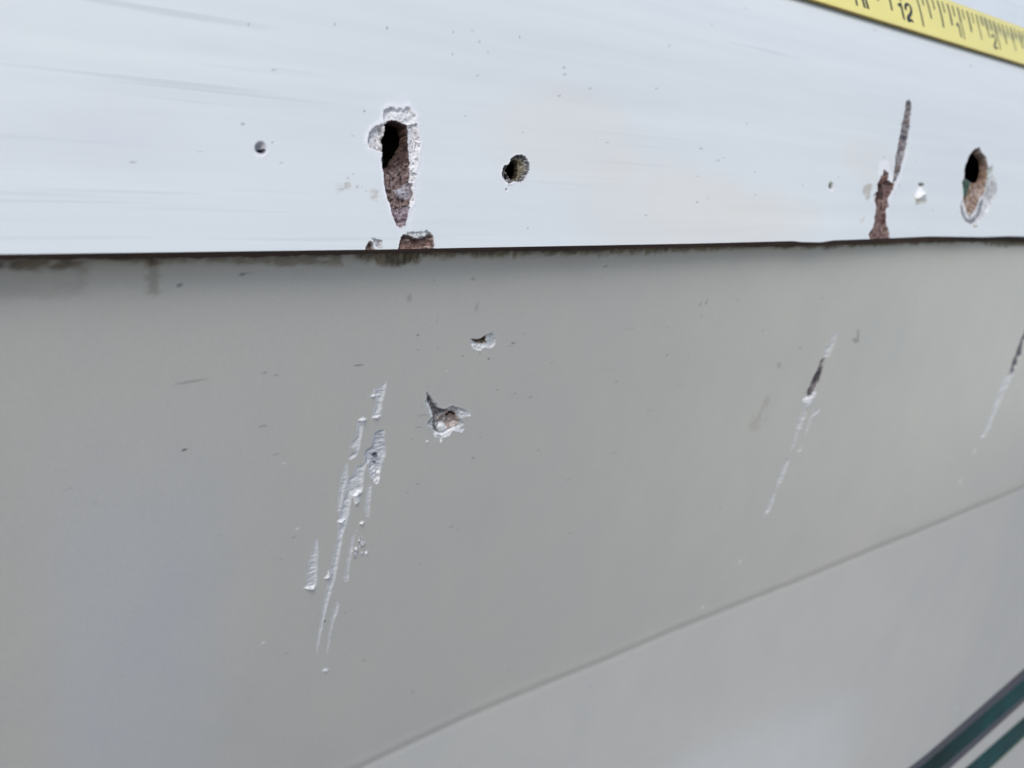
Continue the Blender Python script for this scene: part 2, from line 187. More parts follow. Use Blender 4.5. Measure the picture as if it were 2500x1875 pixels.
  'r_s2': [(198.25,55.42),(198.23,59.62),(197.24,61.35),(196.66,59.16),(196.88,55.21)],
  'r_s3': [(197.71,62.97),(197.97,65.05),(197.24,70.27),(196.13,72.63),(195.04,71.92),(195.13,69.04),(196.15,63.5)],
  'r_s4': [(195.68,73.29),(196.32,76.37),(195.43,80.43),(193.85,81.79),(193.61,79.18),(194.2,75.08)],
  'r_t1': [(202.77,48.97),(205.68,48.69),(205.24,50.49),(202.68,51.32),(202.55,55.29),(201.98,57.01),(201.26,55.49),(201.68,51.97)],
  'r_t2': [(201.97,59.55),(201.87,61.73),(200.21,62.1),(200.58,60.62)],
  'r_faint': [(208.2,33.34),(209.3,33.83),(206.58,43.97),(205.17,47.71),(204.21,46.8),(205.3,42.26)],
  'r_stain': [(176.78,51.31),(175.31,50.71),(175.56,46.68),(177.99,47.77),(179.68,42.11),(180.91,42.64),(182.35,49.15),(180.65,50.78),(178.15,52.28)],
  'r_st2': [(182.44,33.57),(182.48,34.08),(182.17,34.36),(181.63,34.3),(181.07,33.93),(180.7,33.39),(180.66,32.89),(180.97,32.61),(181.51,32.66),(182.07,33.03)],
  'r_st3': [(213.53,26.21),(214.5,26.28),(215.86,29.82),(214.61,30.29),(212.34,29.34),(212.66,28.6),(214.36,28.93)],
  'f_dark': [(324.55,32.13),(326.75,33.07),(324.71,39.66),(324.22,43.61),(322.69,47.47),(320.84,50.58),(318.14,50.48),(318.55,48.25),(319.83,43.99),(321.14,39.35)],
  'f_w': [(317.0,50.16),(321.89,51.01),(320.03,54.04),(318.02,57.85),(315.99,62.47),(314.06,66.7),(312.63,71.84),(309.65,74.76),(307.62,74.02),(309.53,70.54),(311.41,65.1),(311.85,59.5),(313.78,54.92),(315.19,51.48)],
  'f_w2': [(306.79,76.69),(307.08,79.63),(305.51,81.02),(305.24,78.9)],
  'f_w3': [(301.87,88.71),(302.57,90.94),(301.26,91.95),(299.82,90.41)],
  'stain_l': [(12.28,1.79),(17.44,2.03),(20.09,1.78),(24.46,2.01),(24.58,2.99),(23.93,3.65),(21.96,3.5),(19.72,3.29),(18.91,3.89),(18.14,3.58),(12.19,3.23)],
  'film_l': [(12.29,1.61),(24.63,2.02),(24.53,7.24),(21.2,7.21),(17.99,7.21),(11.93,7.45)],
  'rust': [(31.31,1.64),(32.31,1.75),(32.96,3.09),(32.14,3.58),(31.32,3.05)],
  'film_d': [(31.4,1.74),(33.04,1.87),(32.91,7.24),(31.61,7.28)],
  'lipdirt': [(24.63,1.82),(31.58,1.94),(41.13,1.9),(58.78,1.95),(58.94,3.59),(50.78,3.74),(43.22,3.34),(35.29,2.73),(29.79,2.91),(24.63,2.21)],
  'lipdirt2': [(60.92,1.75),(74.01,1.43),(95.5,1.41),(141.54,0.58),(142.2,2.55),(118.1,3.15),(102.76,2.76),(83.02,3.1),(74.2,2.69),(71.58,3.76),(66.26,4.01),(61.05,2.93)],
  'drips': [(66.28,2.07),(75.21,1.95),(73.1,2.79),(71.47,3.01),(70.26,4.11),(68.36,3.94),(66.72,3.53)],
  'lipgreen': [(108.93,0.97),(130.06,0.67),(121.78,1.68),(115.79,2.07),(109.15,1.84)],
  'lipdirt3': [(137.48,0.88),(162.98,1.06),(186.68,0.47),(251.99,-0.58),(329.61,-1.02),(331.6,3.32),(283.61,3.12),(264.29,1.3),(235.29,1.78),(216.97,2.26),(187.53,2.56),(157.89,2.06),(150.2,2.49),(138.0,2.5)],
  'rust2': [(200.21,0.73),(220.83,0.42),(219.11,1.87),(211.66,2.21),(201.33,1.72)],
  'rust3': [(292.68,-1.27),(329.73,-0.75),(331.6,3.32),(295.15,1.73)],
  'hspecks': [(44.0,4.87,0.35,1,0.9),(44.87,4.77,0.4,1.6,0.9),(35.62,6.12,0.5,1.2,0.9),(37.11,5.94,0.25,1,0.5),(38.27,6.76,0.2,1,0.5),(30.96,4.68,0.25,1,0.4),(37.45,20.82,0.45,9,0.35),(36.92,32.01,0.4,1,0.95),(48.51,29.86,0.5,1.8,0.4),(48.2,20.69,0.35,1,0.6),(50.11,21.24,0.3,1,0.8),(41.43,20.87,0.25,1,0.6),(51.05,35.41,0.5,2,0.25),(53.87,23.71,0.2,1,0.7),(63.82,21.12,0.35,5,0.6),(73.96,13.69,0.3,3,0.6),(77.78,14.48,0.4,2,0.7),(76.2,11.62,0.3,2.2,0.5),(74.45,13.8,0.25,6,0.5),(71.75,9.64,0.35,3,0.5),(76.07,7.11,0.3,1,0.6),(81.62,7.17,0.3,4,0.5),(83.87,7.03,0.3,3,0.5),(74.31,16.62,0.3,1.5,0.9),(78.74,19.45,0.25,1,0.8),(74.8,19.38,0.25,1,0.8),(95.23,19.98,0.4,2,0.8),(94.67,20.51,0.25,5,0.3),(84.29,21.48,0.3,1,0.9),(90.16,22.63,0.35,1.5,0.9),(97.65,23.65,0.3,1.4,0.8),(114.55,5.45,0.55,1.2,0.85),(143.95,15.35,0.4,1,0.6),(96.47,18.18,0.3,1,0.6),(97.15,18.23,0.3,2,0.4),(125.62,19.4,0.6,5,0.12),(136.91,19.97,0.4,1,0.3),(138.77,26.63,0.5,1,0.5),(125.2,31.52,0.6,0.7,0.85),(105.7,25.0,0.25,1,0.6),(147.79,14.6,0.6,1.4,0.8),(145.89,15.07,0.5,1,0.7),(147.0,17.96,0.5,0.8,0.7),(158.52,14.67,0.4,1,0.4),(193.05,15.89,0.7,1,0.35),(171.34,23.26,0.6,1,0.4),(185.97,15.97,0.4,1,0.2),(166.1,27.64,0.4,1,0.4),(93.58,29.44,0.3,2,0.5),(102.04,32.13,0.35,3,0.55),(97.85,30.86,0.3,2,0.5),(77.25,30.57,0.3,1,0.4),(77.8,32.46,0.35,6,0.3),(77.24,34.79,0.3,5,0.35),(91.79,39.39,0.25,1,0.7),(76.4,37.0,0.3,1,0.5),(79.02,47.08,0.3,1.5,0.6),(90.75,43.75,0.35,2,0.6),(97.22,51.49,0.25,1,0.7),(107.0,44.88,0.3,1,0.6),(82.6,66.43,0.3,1.5,0.5),(97.4,31.51,0.2,2,0.4),(36.92,31.89,0.35,1,0.9),(143.64,124.37,0.6,1,0.35),(67.64,73.65,0.3,1,0.6),(70.21,83.39,0.25,1,0.8),(73.73,88.18,0.4,1.8,0.5),(56.58,79.28,0.2,1,0.6),(53.53,56.78,0.15,1,0.6),(158.43,86.08,0.3,1,0.2),(122.23,28.13,0.4,6,0.1),(145.65,34.78,0.5,5,0.1),(212.62,25.53,0.6,0.6,0.2)],
  'hwhite': [(52.25,37.33,0.25),(46.72,43.11,0.25),(55.88,51.1,0.3),(51.82,74.8,0.3),(38.96,81.26,0.3),(67.46,54.63,0.2),(189.1,95.69,0.7),(179.12,108.84,0.6),(365.32,214.18,1.2),(341.47,195.99,0.6),(81.28,24.04,0.2),(22.03,42.72,0.3),(43.7,63.16,0.2),(83.93,110.25,0.3)],
  'stripe': [227.96,234.32,248.24,255.09,265.66,285.76],
  'stripe_r': [221.96,231.17,246.39,251.79,265.92,284.92],
  'stripe_u': [370.57,461.07],
  'ticks': [[(254.4,14.47),(248.25,2.72),[(247.79,2.64),(248.71,2.8)]],[(258.78,15.47),(255.9,11.47),[(255.52,11.39),(256.28,11.56)]],[(261.93,16.19),(256.49,6.89),[(256.0,6.8),(256.98,6.99)]],[(266.48,17.02),(262.67,11.45),[(262.27,11.37),(263.06,11.53)]],[(269.52,16.38),(262.38,4.97),[(261.88,4.88),(262.89,5.06)]],[(272.79,16.56),(269.36,11.57),[(268.95,11.49),(269.77,11.66)]],[(276.16,16.52),(269.8,7.01),[(269.27,6.92),(270.33,7.11)]],[(279.47,16.58),(275.89,11.52),[(275.47,11.43),(276.32,11.6)]],[(283.06,16.57),(278.2,9.73),[(277.68,9.64),(278.71,9.83)]],[(286.04,16.41),(282.45,11.53),[(282.06,11.45),(282.84,11.6)]],[(289.55,16.48),(282.77,6.92),[(282.25,6.82),(283.28,7.01)]],[(292.62,16.32),(289.16,11.53),[(288.81,11.46),(289.51,11.6)]],[(296.16,16.48),(291.46,10.32),[(291.05,10.25),(291.86,10.4)]],[(299.4,16.46),(295.78,11.7),[(295.42,11.63),(296.15,11.77)]],[(302.52,16.39),(297.53,9.91),[(297.12,9.84),(297.94,9.99)]],[(306.03,16.4),(302.23,11.46),[(301.91,11.4),(302.55,11.52)]],[(309.33,16.48),(304.09,9.77),[(303.66,9.7),(304.51,9.85)]],[(312.57,16.29),(309.05,11.7),[(308.72,11.64),(309.38,11.76)]],[(315.99,16.49),(308.52,6.78),[(308.1,6.71),(308.95,6.85)]],[(319.3,16.42),(315.45,11.72),[(315.11,11.66),(315.79,11.79)]],[(322.71,16.35),(316.67,9.29),[(316.23,9.21),(317.13,9.37)]],[(325.76,16.33),(321.86,11.6),[(321.51,11.53),(322.21,11.66)]],[(329.02,16.22),(322.27,7.27),[(321.81,7.2),(322.72,7.35)]],[(332.35,16.23),(327.97,11.38),[(327.61,11.32),(328.33,11.44)]],[(335.5,16.08),(327.2,5.46),[(326.8,5.4),(327.6,5.53)]],[(338.69,15.93),(334.31,11.17),[(333.94,11.1),(334.68,11.23)]],[(341.83,15.88),(334.4,7.17),[(333.99,7.1),(334.82,7.23)]],[(344.88,15.55),(341.13,11.13),[(340.75,11.06),(341.51,11.19)]],[(214.37,7.14),(212.49,2.63),[(211.98,2.53),(213.0,2.73)]],[(227.33,9.99),(226.34,6.93),[(225.81,6.82),(226.87,7.04)]],[(235.73,11.87),(232.12,4.96),[(231.58,4.86),(232.66,5.07)]],[(243.51,13.64),(241.12,10.05),[(240.67,9.95),(241.58,10.14)]]],
  'faint': [[(278.2,9.73),(274.17,2.71),[(273.77,2.65),(274.56,2.78)]],[(291.46,10.32),(288.21,4.96),[(287.83,4.9),(288.59,5.03)]],[(297.53,9.91),(295.93,7.02),[(295.53,6.95),(296.33,7.09)]],[(304.09,9.77),(300.36,3.32),[(299.97,3.25),(300.76,3.38)]],[(316.67,9.29),(314.09,4.85),[(313.71,4.79),(314.47,4.91)]]],
  'num11': [[(218.23,8.19),(216.33,2.66)],[(220.21,8.63),(218.08,2.7)]],
  'num12': [[(237.83,7.73),(239.5,8.4),(240.31,9.13),(239.7,8.0),(237.23,2.99)],[(241.31,6.89),(242.12,8.05),(243.41,9.1),(244.8,9.62),(245.68,9.35),(245.49,8.29),(244.42,6.84),(242.42,5.36),(240.7,4.38),(239.78,3.47),(239.72,2.93),(241.74,3.62),(242.56,3.02)]],
  'num1': [[(273.24,7.55),(274.63,8.22),(275.39,8.99),(275.07,8.1),(272.36,3.19)]],
  'num2': [[(298.2,7.41),(299.17,8.34),(300.49,8.8),(301.18,8.26),(300.42,6.93),(298.46,5.43),(296.72,4.3),(295.76,3.31),(296.39,3.1),(297.48,3.59),(298.52,3.23)]],
  'tape_sheen': [(297.32,16.25),(302.07,16.78),(307.22,15.45),(313.93,13.44),(320.78,13.54),(331.68,14.36),(327.79,11.23),(316.2,9.66),(309.29,9.81),(303.33,9.86),(298.13,10.47),(295.66,12.68)],
  'pale_reflection': (219.76,198.44,69.888,43.0905),
}


# ----------------------------------------------------------------------------
# helpers
# ----------------------------------------------------------------------------
rng = np.random.default_rng(7)
LAT = rng.random((256, 256))
def vnoise(u, v, f, seed=0):
    x = np.asarray(u)*f + seed*17.31; y = np.asarray(v)*f + seed*9.77
    xi = np.floor(x).astype(int); yi = np.floor(y).astype(int); fx = x - xi; fy = y - yi
    fx = fx*fx*(3-2*fx); fy = fy*fy*(3-2*fy)
    a = LAT[xi % 256, yi % 256]; b = LAT[(xi+1) % 256, yi % 256]
    c = LAT[xi % 256, (yi+1) % 256]; d = LAT[(xi+1) % 256, (yi+1) % 256]
    return (a*(1-fx)+b*fx)*(1-fy) + (c*(1-fx)+d*fx)*fy
def fbm(u, v, f, seed=0, o=4, g=0.55):
    t = 0; a = 1; n = 0
    for i in range(o):
        t = t + a*vnoise(u, v, f*2**i, seed+i*3); n += a; a *= g
    return t/n
def sstep(a, b, x):
    t = np.clip((x-a)/(b-a), 0, 1); return t*t*(3-2*t)
def lin(c):
    c = np.array(c, float)/255
    return np.where(c <= 0.04045, c/12.92, ((c+0.055)/1.055)**2.4)
def sdf(poly, U, V):
    """signed distance to a closed polygon, positive inside"""
    P = np.array(poly, float); d = np.full(U.shape, 1e9); ins = np.zeros(U.shape, bool)
    for (x1, y1), (x2, y2) in zip(P, np.roll(P, -1, 0)):
        dx, dy = x2-x1, y2-y1
        t = np.clip(((U-x1)*dx+(V-y1)*dy)/(dx*dx+dy*dy+1e-12), 0, 1)
        d = np.minimum(d, (U-x1-t*dx)**2 + (V-y1-t*dy)**2)
        c = (y1 > V) != (y2 > V)
        ins ^= c & (U < dx*(V-y1)/(dy if abs(dy) > 1e-12 else 1e-12) + x1)
    d = np.sqrt(d); return np.where(ins, d, -d)
def axis(lo, hi, coarse, fine, spans, growth_lo=None, growth_hi=None):
    """sorted coordinates, fine inside spans, coarse elsewhere, growing outside lo..hi"""
    out = [lo]; x = lo
    while x < hi:
        st = coarse
        for a, b, f in spans:
            f = f or fine
            if a <= x <= b: st = min(st, f)
            else:
                dd = (a - x) if x < a else (x - b)
                st = min(st, max(f, f + dd*0.25)) if dd < coarse*6 else st
        x += st; out.append(x)
    g = []
    if growth_lo is not None:
        s = coarse; x = lo
        while x > growth_lo: s *= 1.5; x -= s; g.insert(0, x)
    h = []; x = out[-1]
    if growth_hi is not None:
        s = coarse
        while x < growth_hi: s *= 1.5; x += s; h.append(x)
    return np.array(g + out + h)

class Sheet:
    def __init__(self, pos, U, V, base, rough, warp=None):
        self.pos, self.U, self.V = pos, U, V
        self.u, self.v = np.meshgrid(U, V, indexing='ij')
        self.H = np.zeros(self.u.shape); self.C = np.empty(self.u.shape+(3,)); self.C[:] = lin(base)
        self.R = np.full(self.u.shape, rough); self.P = np.zeros(self.u.shape, int)
        self.names = ['']; self.warp = warp
    def box(self, poly, pad):
        p = np.array(poly); a = np.searchsorted(self.U, p[:, 0].min()-pad); b = np.searchsorted(self.U, p[:, 0].max()+pad)
        c = np.searchsorted(self.V, p[:, 1].min()-pad); d = np.searchsorted(self.V, p[:, 1].max()+pad)
        return slice(a, b), slice(c, d)
    def feat(self, poly, depth=0, ramp=0.5, jag=0.15, jf=1.5, rough=0, rf=2.0, cols=None, a=1.0, soft=0.12,
             cf=1.2, part=None, rim=None, mode='max', gloss=0.75, streak=(1, 1), seed=None, patchy=0):
        seed = seed if seed is not None else int(abs(poly[0][0]*13+poly[0][1]*7)) % 97
        pad = 2.5 + (rim[0]*2 if rim else 0) + soft
        s = self.box(poly, pad); u, v = self.u[s], self.v[s]
        if u.size == 0: return
        d = sdf(poly, u, v) + jag*(fbm(u, v, jf, seed, 4, 0.65)-0.5)*2
        m = sstep(0, ramp, d)
        prof = m*depth
        if rough: prof = prof + m*rough*(fbm(u*streak[0], v*streak[1], rf, seed+5, 3, 0.5)-0.5)*2.6
        h = self.H[s]
        if mode == 'max': h = np.where(d > 0, np.maximum(h, prof) if depth >= 0 else prof, h)
        elif mode == 'set': h = np.where(d > 0, h*(1-m)+prof, h)
        else: h = h + prof
        self.H[s] = h
        if rim:                       # raised or whitened lip outside the outline
            w, rc, rh = rim; e = sstep(-w, -w*0.25, d)*(1-sstep(-0.02, 0.06, d))
            e = e*(0.35+0.65*sstep(0.3, 0.6, fbm(u, v, 1.6, seed+9, 3)))
            self.C[s] = self.C[s]*(1-e[..., None]*0.9) + lin(rc)*e[..., None]*0.9
            self.H[s] = self.H[s] - rh*0.5*e
        if cols:
            k = sstep(-soft*0.5, soft*0.5, d)*a
            if patchy: k = k*sstep(patchy-0.12, patchy+0.12, fbm(u*streak[0], v*streak[1], cf*1.3, seed+21, 4, 0.65))
            t = np.clip((fbm(u*streak[0], v*streak[1], cf, seed+3, 4, 0.62)-0.5)*2.8+0.5, 0, 0.9999)*(len(cols)-1)
            L = np.array([lin(c) for c in cols]+[lin(cols[-1])])
            i = np.floor(t).astype(int); f = (t-i)[..., None]
            c = L[i]*(1-f)+L[i+1]*f
            self.C[s] = self.C[s]*(1-k[..., None]) + c*k[..., None]
            self.R[s] = self.R[s]*(1-k) + gloss*k
        if part:
            self.names.append(part) if part not in self.names else None
            pid = self.names.index(part)
            self.P[s] = np.where(d > 0, pid, self.P[s])
        return
    def spot(self, x, y, r, col, a=0.9, asp=1.0, ang=0.0, depth=0.0):
        s = self.box([(x, y)], r*max(asp, 1)*2+0.5); u, v = self.u[s]-x, self.v[s]-y
        if u.size == 0: return
        c, q = math.cos(ang), math.sin(ang); du, dv = (u*c+v*q)/asp, -u*q+v*c
        d = np.hypot(du, dv) + r*0.5*(fbm(self.u[s], self.v[s], 1.2/max(r, .2), int(x*7) % 50, 2)-0.5)
        k = (1-sstep(r*0.55, r*1.15, d))*a
        self.C[s] = self.C[s]*(1-k[..., None]) + lin(col)*k[..., None]
        self.H[s] += depth*k
    def world(self):
        u, v = self.u, self.v
        vv = self.warp(u, v) if self.warp else v
        P = self.pos(u, vv); e = 0.05
        du = self.pos(u+e, vv)-P; dv = self.pos(u, vv+e)-P
        n = np.cross(du, dv); n /= np.linalg.norm(n, axis=-1, keepdims=True)+1e-12
        n *= np.where(n[..., 1:2] > 0, -1, 1)           # outward = towards -y
        return (P - n*self.H[..., None])*0.001 + np.array([0, 0, EYE]), n
    def build(self, parent, main_name, mats, keepdepth=None, drop=None):
        if drop is not None: self.H = np.minimum(self.H, drop)
        P, _ = self.world(); nu, nv = self.u.shape
        idx = np.arange(nu*nv).reshape(nu, nv)
        q = np.stack([idx[:-1, :-1], idx[1:, :-1], idx[1:, 1:], idx[:-1, 1:]], -1).reshape(-1, 4)
        if np.cross(P[1, 0]-P[0, 0], P[0, 1]-P[0, 0])[1] > 0: q = q[:, ::-1]
        pf = np.maximum.reduce([self.P[:-1, :-1], self.P[1:, :-1], self.P[1:, 1:], self.P[:-1, 1:]]).reshape(-1)
        if drop is not None:          # right through the laminate
            dm = np.minimum.reduce([self.H[:-1, :-1], self.H[1:, :-1], self.H[1:, 1:], self.H[:-1, 1:]]).reshape(-1)
            keep = dm < drop-1e-6; q = q[keep]; pf = pf[keep]
        co = P.reshape(-1, 3); C = self.C.reshape(-1, 3); R = self.R.reshape(-1)
        main = None
        for i, nm in enumerate(self.names):
            f = q[pf == i]
            if len(f) == 0: continue
            used, inv = np.unique(f, return_inverse=True)
            name = main_name if i == 0 else nm.split('|')[0]
            o = mesh_obj(name, co[used], inv.reshape(-1, 4), mats.get(name, mats['*']), parent if i == 0 else main, True)
            ca = o.data.attributes.new("Tint", 'FLOAT_COLOR', 'POINT')
            ca.data.foreach_set("color", np.c_[C[used], np.ones(len(used))].astype(np.float32).ravel())
            ra = o.data.attributes.new("Rough", 'FLOAT', 'POINT'); ra.data.foreach_set("value", R[used].astype(np.float32))
            if i == 0: main = o
            elif '|' in nm: o['label'] = nm.split('|')[1]
        return main

def mesh_obj(name, co, faces, mat, parent=None, smooth=False):
    me = bpy.data.meshes.new(name)
    co = np.asarray(co, np.float32); faces = np.asarray(faces)
    me.vertices.add(len(co)); me.vertices.foreach_set("co", co.ravel())
    n = faces.shape[1]; me.loops.add(faces.size); me.loops.foreach_set("vertex_index", faces.astype(np.int32).ravel())
    me.polygons.add(len(faces)); me.polygons.foreach_set("loop_start", (np.arange(len(faces))*n).astype(np.int32))
    me.update(calc_edges=True); me.validate()
    me.polygons.foreach_set("use_smooth", np.full(len(me.polygons), smooth, bool))
    me.materials.append(mat)
    o = bpy.data.objects.new(name, me); COL.objects.link(o)
    if parent: o.parent = parent
    return o
def strip(name, pos, poly_top, mat, parent, thick, base_off, du=None):
    """a flat printed or stuck-on piece: polygon quads (list of (u,v) rows of pairs) lifted off the surface"""
    A = np.array([p[0] for p in poly_top], float); B = np.array([p[1] for p in poly_top], float)
    out = []
    for off in (base_off, base_off+thick):
        for W in (A, B):
            P = pos(W[:, 0], W[:, 1]); e = 0.05
            n = np.cross(pos(W[:, 0]+e, W[:, 1])-P, pos(W[:, 0], W[:, 1]+e)-P); n /= np.linalg.norm(n, axis=-1, keepdims=True)
            n *= np.where(n[..., 1:2] > 0, -1, 1); out.append(P + n*off)
    k = len(A); co = np.concatenate(out)*0.001 + np.array([0, 0, EYE]); f = []
    for i in range(k-1):
        a0, a1 = i, i+1; b0, b1 = k+i, k+i+1; c0, c1 = 2*k+i, 2*k+i+1; d0, d1 = 3*k+i, 3*k+i+1
        f += [(c0, c1, d1, d0), (a0, a1, c1, c0), (d0, d1, b1, b0)]
    f += [(0, 2*k, 3*k, k), (k-1, 2*k-1, 4*k-1, 3*k-1)]
    return mesh_obj(name, co, f, mat, parent, False)

# ----------------------------------------------------------------------------
# materials
# ----------------------------------------------------------------------------
def N(t, k, **kw):
    n = t.nodes.new(k)
    for a, b in kw.items():
        if a.startswith('i_'): n.inputs[a[2:].replace('_', ' ')].default_value = b
        else: setattr(n, a, b)
    return n
def mat_new(name):
    m_ = bpy.data.materials.new(name); m_.use_nodes = True; t = m_.node_tree
    return m_, t, t.nodes['Principled BSDF']
def noise(t, scale, stretch=(1, 1, 1), detail=4, rough=0.55, rot=(0, 0, 0)):
    co = N(t, 'ShaderNodeTexCoord'); mp = N(t, 'ShaderNodeMapping'); mp.inputs['Scale'].default_value = stretch
    mp.inputs['Rotation'].default_value = rot
    n = N(t, 'ShaderNodeTexNoise', i_Scale=scale, i_Detail=detail, i_Roughness=rough)
    t.links.new(co.outputs['Object'], mp.inputs[0]); t.links.new(mp.outputs[0], n.inputs['Vector'])
    return n.outputs['Fac']
def ramp(t, fac, a, b, ca=(0, 0, 0, 1), cb=(1, 1, 1, 1)):
    r = N(t, 'ShaderNodeValToRGB'); r.color_ramp.elements[0].position = a; r.color_ramp.elements[1].position = b
    r.color_ramp.elements[0].color = ca; r.color_ramp.elements[1].color = cb
    t.links.new(fac, r.inputs[0]); return r.outputs[0]
def mul(t, a, b, f=1.0, bt='MULTIPLY'):
    x = N(t, 'ShaderNodeMix', data_type='RGBA', blend_type=bt); x.inputs[0].default_value = f
    t.links.new(a, x.inputs[6]); t.links.new(b, x.inputs[7]); return x.outputs[2]
def bump(t, h, strength, dist, prev=None):
    b = N(t, 'ShaderNodeBump'); b.inputs['Strength'].default_value = strength; b.inputs['Distance'].default_value = dist
    t.links.new(h, b.inputs['Height'])
    if prev: t.links.new(prev, b.inputs['Normal'])
    return b.outputs[0]

def gelcoat(name, kind):
    m_, t, p = mat_new(name)
    at = N(t, 'ShaderNodeAttribute', attribute_name='Tint'); ra = N(t, 'ShaderNodeAttribute', attribute_name='Rough')
    c = at.outputs['Color']
    if kind == 'flange':      # sanded paint: faint lengthwise rub marks, smears, pin pricks
        rub = ramp(t, noise(t, 260, (0.035, 1, 1), 5, 0.6), 0.30, 0.66, (0.90, 0.905, 0.915, 1), (1, 1, 1, 1))
        blot = ramp(t, noise(t, 28, (0.5, 1, 1), 5, 0.6), 0.35, 0.65, (0.955, 0.96, 0.97, 1), (1, 1, 1, 1))
        zone = ramp(t, noise(t, 22, (0.35, 1, 1), 3, 0.5), 0.40, 0.56)
        c = mul(t, c, rub, 0.55); c = mul(t, c, blot, 0.8)
        hair = ramp(t, noise(t, 900, (0.018, 1, 1), 2, 0.5), 0.62, 0.72, (1, 1, 1, 1), (0.86, 0.875, 0.89, 1))
        x = N(t, 'ShaderNodeMix', data_type='RGBA', blend_type='MULTIPLY'); t.links.new(zone, x.inputs[0])
        t.links.new(c, x.inputs[6]); t.links.new(hair, x.inputs[7]); c = x.outputs[2]
        nb = bump(t, noise(t, 700, (0.03, 1, 1), 3, 0.6), 0.10, 0.0003)
        nb = bump(t, noise(t, 60, (0.4, 1, 1), 2, 0.5), 0.10, 0.0006, nb)
    else:
        blot = ramp(t, noise(t, 9, (1, 1, 0.6), 4, 0.6), 0.35, 0.68, (0.94, 0.95, 0.955, 1), (1, 1, 0.985, 1))
        c = mul(t, c, blot, 0.9)
        mid = ramp(t, noise(t, 75, (1, 1, 0.7), 4, 0.6), 0.35, 0.65, (0.965, 0.97, 0.975, 1), (1, 1, 0.99, 1)); c = mul(t, c, mid, 1.0)
        fine = ramp(t, noise(t, 1800, (1, 1, 1), 3, 0.6), 0.3, 0.7, (0.95, 0.95, 0.95, 1), (1, 1, 1, 1))
        c = mul(t, c, fine, 1.0)
        nb = bump(t, noise(t, 2200, (1, 1, 1), 2, 0.6), 0.05, 0.0001)
        nb = bump(t, noise(t, 7, (1, 1, 1), 2, 0.5), 0.25, 0.002, nb)
    t.links.new(c, p.inputs['Base Color']); t.links.new(ra.outputs['Fac'], p.inputs['Roughness'])
    t.links.new(nb, p.inputs['Normal'])
    p.inputs['IOR'].default_value = 1.5
    return m_
def broken(name, scale=900, amt=0.6, bd=0.0003, stretch=(1, 1, 1)):
    m_, t, p = mat_new(name)
    at = N(t, 'ShaderNodeAttribute', attribute_name='Tint')
    n1 = ramp(t, noise(t, scale, stretch, 6, 0.7), 0.32, 0.68, (1-amt, 1-amt, 1-amt, 1), (1.0, 1.0, 1.0, 1))
    c = mul(t, at.outputs['Color'], n1, 1.0)
    t.links.new(c, p.inputs['Base Color']); p.inputs['Roughness'].default_value = 0.75
    p.inputs['Specular IOR Level'].default_value = 0.3
    t.links.new(bump(t, noise(t, scale*0.8, stretch, 6, 0.75), 0.6, bd), p.inputs['Normal'])
    return m_
def plain(name, col, rough=0.5, nscale=300, amt=0.15, stretch=(1, 1, 1), bmp=0.1):
    m_, t, p = mat_new(name)
    c = tuple(lin(col)); lo = tuple(x*(1-amt) for x in c)
    t.links.new(ramp(t, noise(t, nscale, stretch, 4, 0.6), 0.3, 0.7, lo+(1,), c+(1,)), p.inputs['Base Color'])
    p.inputs['Roughness'].default_value = rough
    t.links.new(bump(t, noise(t, nscale*2, stretch, 3, 0.6), bmp, 0.0002), p.inputs['Normal'])
    return m_
M_FL = gelcoat('painted_flange', 'flange'); M_HU = gelcoat('hull_gelcoat', 'hull')
M_BR = broken('torn_laminate', 700, 0.55, 0.0005); M_CH = broken('chipped_gelcoat', 900, 0.12, 0.00012)
M_SC = broken('scraped_gelcoat', 1500, 0.10, 0.00016)
M_EDGE = plain('raw_edge', (88, 66, 56), 0.85, 160, 0.75, (0.12, 1, 1), 0.6)
M_TEAL = plain('teal_stripe_film', (0, 74, 76), 0.25, 22, 0.8); M_GREY = plain('grey_stripe_film', (92, 94, 101), 0.45, 40, 0.15)
M_LIME = plain('pale_green_film', (150, 160, 130), 0.4, 40, 0.1)
for m__ in (M_TEAL, M_GREY): m__.node_tree.nodes['Principled BSDF'].inputs['Specular IOR Level'].default_value = 0.02
M_INK = plain('tape_ink', (42, 44, 52), 0.5, 900, 0.5); M_INKF = plain('worn_tape_ink', (112, 112, 86), 0.5, 700, 0.35)
M_TED = plain('tape_edge', (176, 148, 60), 0.5, 400, 0.45)

def thing(name, label, cat, loc=(0, 0, 0)):
    o = bpy.data.objects.new(name, None); COL.objects.link(o); o.location = loc; o.empty_display_size = 0.05
    o['label'] = label; o['category'] = cat; return o

# ----------------------------------------------------------------------------
# ground
# ----------------------------------------------------------------------------
M_GR = plain('yard_gravel', (150, 150, 150), 0.9, 6, 0.3)
g = mesh_obj('ground', [(-150, -150, 0), (150, -150, 0), (150, 150, 0), (-150, 150, 0)], [(0, 1, 2, 3)], M_GR)
g['kind'] = 'structure'

boat = thing('boat', 'white and cream fibreglass boat side with gouges, screw holes and teal pinstripes', 'boat', (0, 0, 0))

